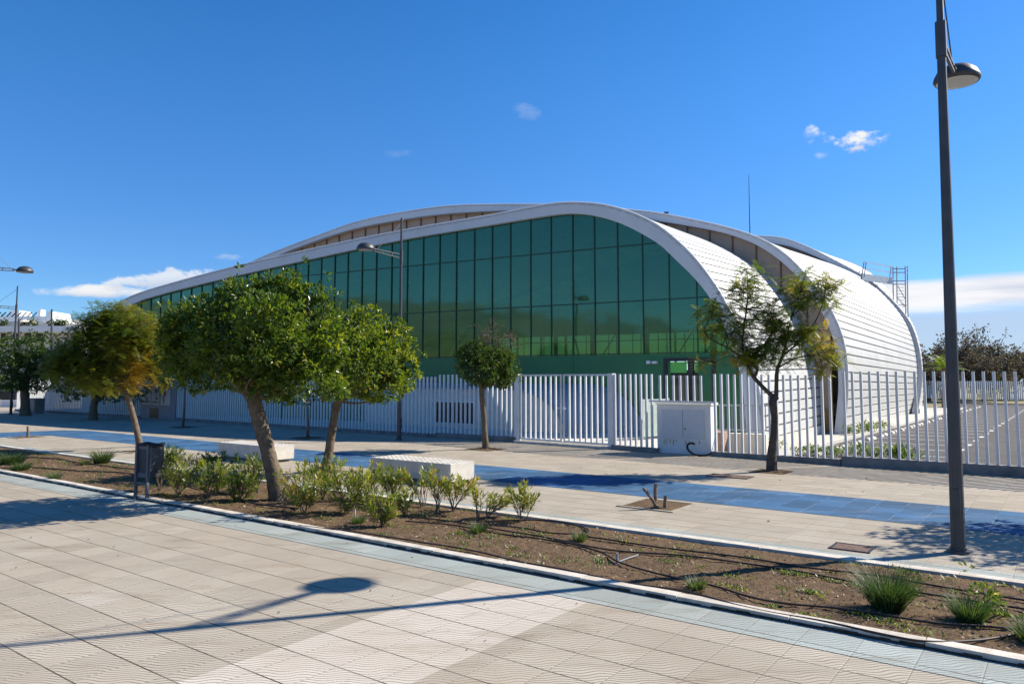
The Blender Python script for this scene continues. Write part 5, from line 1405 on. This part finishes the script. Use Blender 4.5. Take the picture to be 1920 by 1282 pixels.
# specks, dry leaves and clods on the pavement
V = []; F = []; Tn = []
for k in range(900):
    if k < 620: a, b = r.uniform(-8, 30), r.uniform(9.5, 18.6)
    else: a, b = r.uniform(2, 22), r.uniform(3.0, 6.3)
    if r.random() < 0.35: b = 18.7-abs(r.normal())*0.8
    p = AB(a, b, 0.008); s_ = (0.008+0.022*r.random()**3)*(0.6 if k >= 620 else 1); az = r.random()*6.283; d = Vector((math.cos(az), math.sin(az), 0)); e = Vector((-d.y, d.x, 0)); q = s_*(0.3+0.4*r.random())
    i = len(V); V += [p-d*s_, p+e*q, p+d*s_, p-e*q, p+Vector((0, 0, q*0.9))]; F += [(i, i+1, i+4), (i+1, i+2, i+4), (i+2, i+3, i+4), (i+3, i, i+4)]; Tn += [float(r.random()*0.35)]*5
mb = MB(); mb.v = [tuple(x) for x in V]; mb.f = F; mb.t = Tn; tag(mb.build('pavement_litter', LM_litter), kind='stuff')
# grime and moss along the kerb foot
V = []; F = []; Tn = []
for k in range(1600):
    a = r.uniform(-4, 22); p = AB(a, 6.462-abs(r.normal())*0.012, 0.005); ll = 0.006+0.02*r.random()**2; az = r.random()*6.283
    d = Vector((math.cos(az)*.7, math.sin(az)*.7, 0.7)); w = Vector((-d.y, d.x, 0)).normalized()*0.004
    i = len(V); V += [p-w, p+w, p+d*ll]; F.append((i, i+1, i+2)); Tn += [float(r.random()*0.6)]*3
mb = MB(); mb.v = [tuple(x) for x in V]; mb.f = F; mb.t = Tn; tag(mb.build('moss', LM_litter), kind='stuff')
# weeds inside the fence
V = []; F = []; Tn = []
for (u, v, n, hh) in ((1372, 842, 90, .30), (1390, 846, 160, .36), (1405, 846, 120, .4), (1425, 850, 130, .34), (1440, 848, 60, .3), (1458, 846, 90, .3), (1492, 856, 80, .25), (1520, 858, 140, .35), (1545, 860, 150, .35), (1565, 862, 160, .35), (1610, 860, 220, .42), (1640, 864, 200, .4), (1680, 868, 260, .5), (1695, 868, 200, .5), (1720, 872, 80, .3), (1602, 815, 160, .5), (1625, 812, 220, .6), (1645, 806, 160, .5), (1665, 803, 80, .3), (1822, 883, 60, .12), (1352, 838, 50, .3)):
    g = G(u, v-(0 if v < 820 or v > 880 else 6), ZB)
    if False and (u, v) not in ((1602, 815), (1625, 812), (1645, 806), (1665, 803)): g = g+D2*0.35
    for j in range(n):
        p = Vector((g.x+r.normal()*0.2, g.y+r.normal()*0.2, 0)); az = r.random()*6.283; ll = hh*(0.3+0.7*r.random())*0.6
        p.z = ZB+hh*0.7*r.random()
        d = Vector((math.cos(az), math.sin(az), 0.5+r.random())).normalized(); w = d.cross(Vector((0, 0, 1))).normalized()*0.022
        i = len(V); V += [p, p+d*ll*0.5+w, p+d*ll, p+d*ll*0.5-w]; F += [(i, i+1, i+2), (i, i+2, i+3)]; Tn += [float(r.random()*0.6)]*4
mb = MB(); mb.v = [tuple(x) for x in V]; mb.f = F; mb.t = Tn; tag(mb.build('weeds', LM_weed), kind='stuff')

# ------------------------------------------------------------------ far right: bare trees, small palm
def bare_tree(label, u, vb, vt, wpx, y, seed, dens=1.0):
    rg = random.Random(seed); y = y*U; c = D(u, vb, y); zt = D(u, vt, y).z; base = Vector((c.x, y, ZB)); wd = wpx/FOC*y
    t = thing('brown_tree', base, label, 'tree', 'brown winter trees beyond the car park')
    fork = Vector((c.x, y, zt*0.22)); mbx = MB(); tips = []
    for k in range(int(26*dens)):
        e = Vector((c.x+rg.uniform(-1, 1)*wd/2, y+rg.uniform(-1, 1)*wd/2, 0)); q = max(0, 1-((e.x-c.x)/(wd/2))**2*0.55); e.z = zt*(0.45+0.58*rg.random())*q**0.5
        m = fork.lerp(e, 0.5)+Vector((rg.gauss(0, .25), rg.gauss(0, .25), rg.gauss(.1, .2)))
        P_ = catmull([fork, m, e], 4); mbx.tube(P_, [0.10*(1-0.85*i/(len(P_)-1)) for i in range(len(P_))], 5); tips += P_[4:]
        for _ in range(4):
            q_ = P_[rg.randrange(3, len(P_))]; e2 = q_+Vector((rg.gauss(0, .5), rg.gauss(0, .5), rg.gauss(.35, .4))); mbx.tube([q_, q_.lerp(e2, .5)+Vector((0, 0, .08)), e2], [0.03, 0.022, 0.010], 4); tips += [e2, q_.lerp(e2, .6)]
    mb = MB(); mb.tube([base-Vector((0, 0, .1)), fork, fork+Vector((0, 0, .3))], [0.30, 0.24, 0.12], 8); tr = mb.build('trunk', M_barkdark, t); mbx.build('branches', M_barkdark, tr)
    r_ = np.random.default_rng(seed); V = []; F = []; Tn = []
    for k in range(int(5200*dens)):
        p = tips[int(r_.integers(len(tips)))]+Vector(r_.normal(size=3))*0.34
        if p.z > zt*0.75 and r_.random() < 0.55: continue
        d = Vector(r_.normal(size=3)).normalized(); e = d.cross(Vector(r_.normal(size=3))).normalized(); s_ = 0.10+0.12*r_.random()
        i = len(V); V += [p-d*s_, p+e*s_*.5, p+d*s_, p-e*s_*.5]; F += [(i, i+1, i+2), (i, i+2, i+3)]; Tn += [min(1, max(0, 0.35+0.35*mnoise.noise(p*0.5)+0.3*r_.random()))]*4
    leaf_obj('crown', (V, F, Tn), LM_brown, t)
bare_tree('brown bare topped tree directly right of the hall end', 1768, 735, 625, 110, 76, 41)
bare_tree('wide brown tree just right of the near lamp post, far beyond the car park', 1825, 735, 618, 120, 82, 42)
bare_tree('russet bushy tree at the right edge beyond the car park', 1890, 735, 636, 120, 78, 43, 1.3)
bare_tree('low brown tree filling the gap right of the lamp beyond the car park', 1845, 735, 665, 110, 72, 44, 1.2)
bare_tree('brown tree cut by the right photo edge beyond the car park', 1960, 735, 634, 120, 80, 45, 1.2)
bare_tree('low dark tree between hall end and lamp post beyond the car park', 1740, 735, 672, 80, 70, 46, 1.1)
def hedge(label, u0, u1, vt, y, seed):
    p, q = D(u0, 735, y), D(u1, 735, y); zt = D(u0, vt, y).z
    lb = [(Vector((p.x+(q.x-p.x)*(k+.5)/6, y, zt*0.5)), ((q.x-p.x)/6*0.8, 1.6, zt*0.55)) for k in range(6)]
    t = thing('hedge', (p.x, y, 0), label, 'hedge')
    leaf_obj('foliage', crown_leaves(lb, 900, seed, (0.38, 0.20), 7, 0.4), LM_darkleaf, t)
    mb = MB()
    for k in range(7): x = p.x+(q.x-p.x)*k/6; mb.tube([(x, y, -.1), (x+.1, y, zt*.6)], [0.12, 0.06], 6)
    mb.build('stems', M_barkdark, t)
hedge('dark dense hedge under the brown trees beyond the car park', 1715, 2000, 690, 105, 51)
hedge('long dark hedge behind the far fence to the right', 1990, 2500, 680, 108, 52)
g = D(1771, 735, 67); t = thing('young_palm', (g.x, 67, ZB), 'young green palm with dry trunk between hall end and lamp', 'palm')
mb = MB(); tp = D(1770, 690, 67); mb.tube([(g.x, 67, ZB-.05), (g.x, 67, 1.2), tuple(tp)], [0.28, 0.22, 0.14], 9); mb.build('trunk', mat('palm_trunk', (0.26, 0.15, 0.07), 0.9, var=0.3, bump=.6), t)
sp = []
rg = random.Random(9)
for k in range(22):
    a = rg.random()*6.283; el = rg.uniform(0.3, 1.3); sp.append((tp, Vector((math.cos(a)*math.cos(el), math.sin(a)*math.cos(el), math.sin(el)))))
leaf_obj('fronds', frond_leaves(sp, 4, 1.6, 12, (0.55, 0.05), lambda p, r: 0.55+0.1*r.random(), 0.9), LM_weed, t)

# ------------------------------------------------------------------ far left: white terraced building, planters, low walls
yb_ = 92.0
def LB(u, v, dy=0): return D(u, v, yb_+dy)
fb = thing('terraced_building', LB(-20, 700), 'far white terraced building with solar panels on its roof', 'building')
def slab(name, u0, u1, v0, v1, y0, dep, m, parent=None):
    p, q = D(u0, v0, y0), D(u1, v1, y0); mb = MB()
    mb.box(((p.x+q.x)/2, y0+dep/2, (p.z+q.z)/2), q.x-p.x, dep, p.z-q.z); return mb.build(name, m, parent or fb)
slab('upper_storey', -260, 93, 593, 645, yb_+3, 9, M_white)
slab('parapet', -260, 94, 594, 603, yb_+1.5, 1.2, M_white)
slab('roof_pylon', 88, 96, 584, 603, yb_+1.2, 4, M_white)
slab('terrace', -260, 148, 611, 622, yb_-3, 14, M_white)
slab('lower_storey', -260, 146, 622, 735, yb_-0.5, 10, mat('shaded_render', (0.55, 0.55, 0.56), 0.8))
slab('back_parapet', 96, 140, 606, 612, yb_+6, 0.3, M_white)
slab('chimney', 72, 76, 580, 594, yb_+8, 1.0, M_white); slab('roof_hut', 18, 36, 582, 594, yb_+8, 2.5, M_white)
for k in range(8):
    u0 = -6+k*9.7; p, q = D(u0, 593, yb_+2.5), D(u0+8.9, 585.5, yb_+3.6); mb = MB()
    mb.add([(p.x, yb_+2.5, p.z), (q.x, yb_+2.5, p.z), (q.x, yb_+3.3, q.z), (p.x, yb_+3.3, q.z), (p.x, yb_+2.55, p.z-.05), (q.x, yb_+2.55, p.z-.05), (q.x, yb_+3.35, q.z-.05), (p.x, yb_+3.35, q.z-.05)], [(0, 1, 2, 3), (7, 6, 5, 4), (0, 4, 5, 1), (1, 5, 6, 2), (2, 6, 7, 3), (3, 7, 4, 0)])
    mb.build('solar_panel', M_solar, fb)
for k in range(5): slab('window', -20+k*22, -8+k*22, 625, 640, yb_-0.53, 0.06, M_dark)
for u in (3, 9, 40, 53, 63, 92, 103, 108, 115, 120):     # plants and parasol on the terrace
    p = D(u, 611, yb_-2.6); o = thing('terrace_plant', (p.x, p.y, p.z), 'potted plant behind the terrace edge of the far white building', 'plant', 'plants on the far terrace')
    leaf_obj('foliage', crown_leaves([(p+Vector((0, 0, 0.35)), (0.32, 0.3, 0.32))], 26, u+60, (0.22, 0.12), 5), LM_darkleaf, o)
    mb = MB(); mb.lathe([(0.12, 0), (0.17, 0.16)], tuple(p), 10); mb.build('pot', M_rust, o)
p = D(49, 611, yb_-2.2); o = thing('parasol', tuple(p), 'pale parasol on the terrace of the far white building', 'parasol')
mb = MB(); mb.lathe([(1.05, 0.42), (0.8, 0.62), (0.3, 0.76), (0.01, 0.8)], tuple(p), 14); mb.build('canopy', M_cream, o)
mb = MB(); mb.tube([p, p+Vector((0, 0, 0.7))], 0.03, 6); mb.build('pole', M_lampgrey, o)
# shaded base of the building seen under the trees, planter and low walls by the corner
p = D(12, 742, 60); o = thing('planter', (p.x, 60, 0), 'dark planter with a green shrub at the far left edge', 'planter')
mb = MB(); mb.box((p.x, 60, 0.55), 2.2, 1.2, 1.1, taper=1.1); mb.build('tub', M_darkmetal, o)
leaf_obj('foliage', crown_leaves([(Vector((p.x, 60, 1.6)), (1.3, 0.8, 0.7))], 160, 5, (0.22, 0.10), 6), LM_ficus, o)
p = D(14, 748, 56); mb = MB(); mb.box((p.x-1.0, 56, 0.22), 4.5, 0.5, 0.55); tag(mb.build('low_wall', M_white), 'low white wall beside the left lamp foot', 'wall')
b_ = G(0, 766); mb = MB(); mb.box((b_.x-1.0, b_.y, 0.3), 1.6, 0.6, 0.7); tag(mb.build('stone_block', M_concrete), 'grey block cut by the left edge near the left lamp', 'block')
# utility box before the far fence
p = G(68, 775); ub = thing('utility_box', (p.x, p.y, 0), 'grey utility box against the far fence beside the dark round tree', 'utility box')
fd = (FENCE['F1']-FENCE['F0']).normalized(); fn_ = Vector((-fd.y, fd.x, 0))
mb = MB(); mb.box((p.x, p.y, 0.45), 0.9, 0.5, 0.92, fd, fn_); mb.build('body', M_concrete, ub)
mb = MB(); q = p-fn_*0.26 if (p-fn_*0.26).y < p.y else p+fn_*0.26; mb.box((q.x, q.y, 0.48), 0.7, 0.03, 0.7, fd, fn_); mb.build('door', mat('utility_door', (0.16, 0.17, 0.19), 0.5), ub)
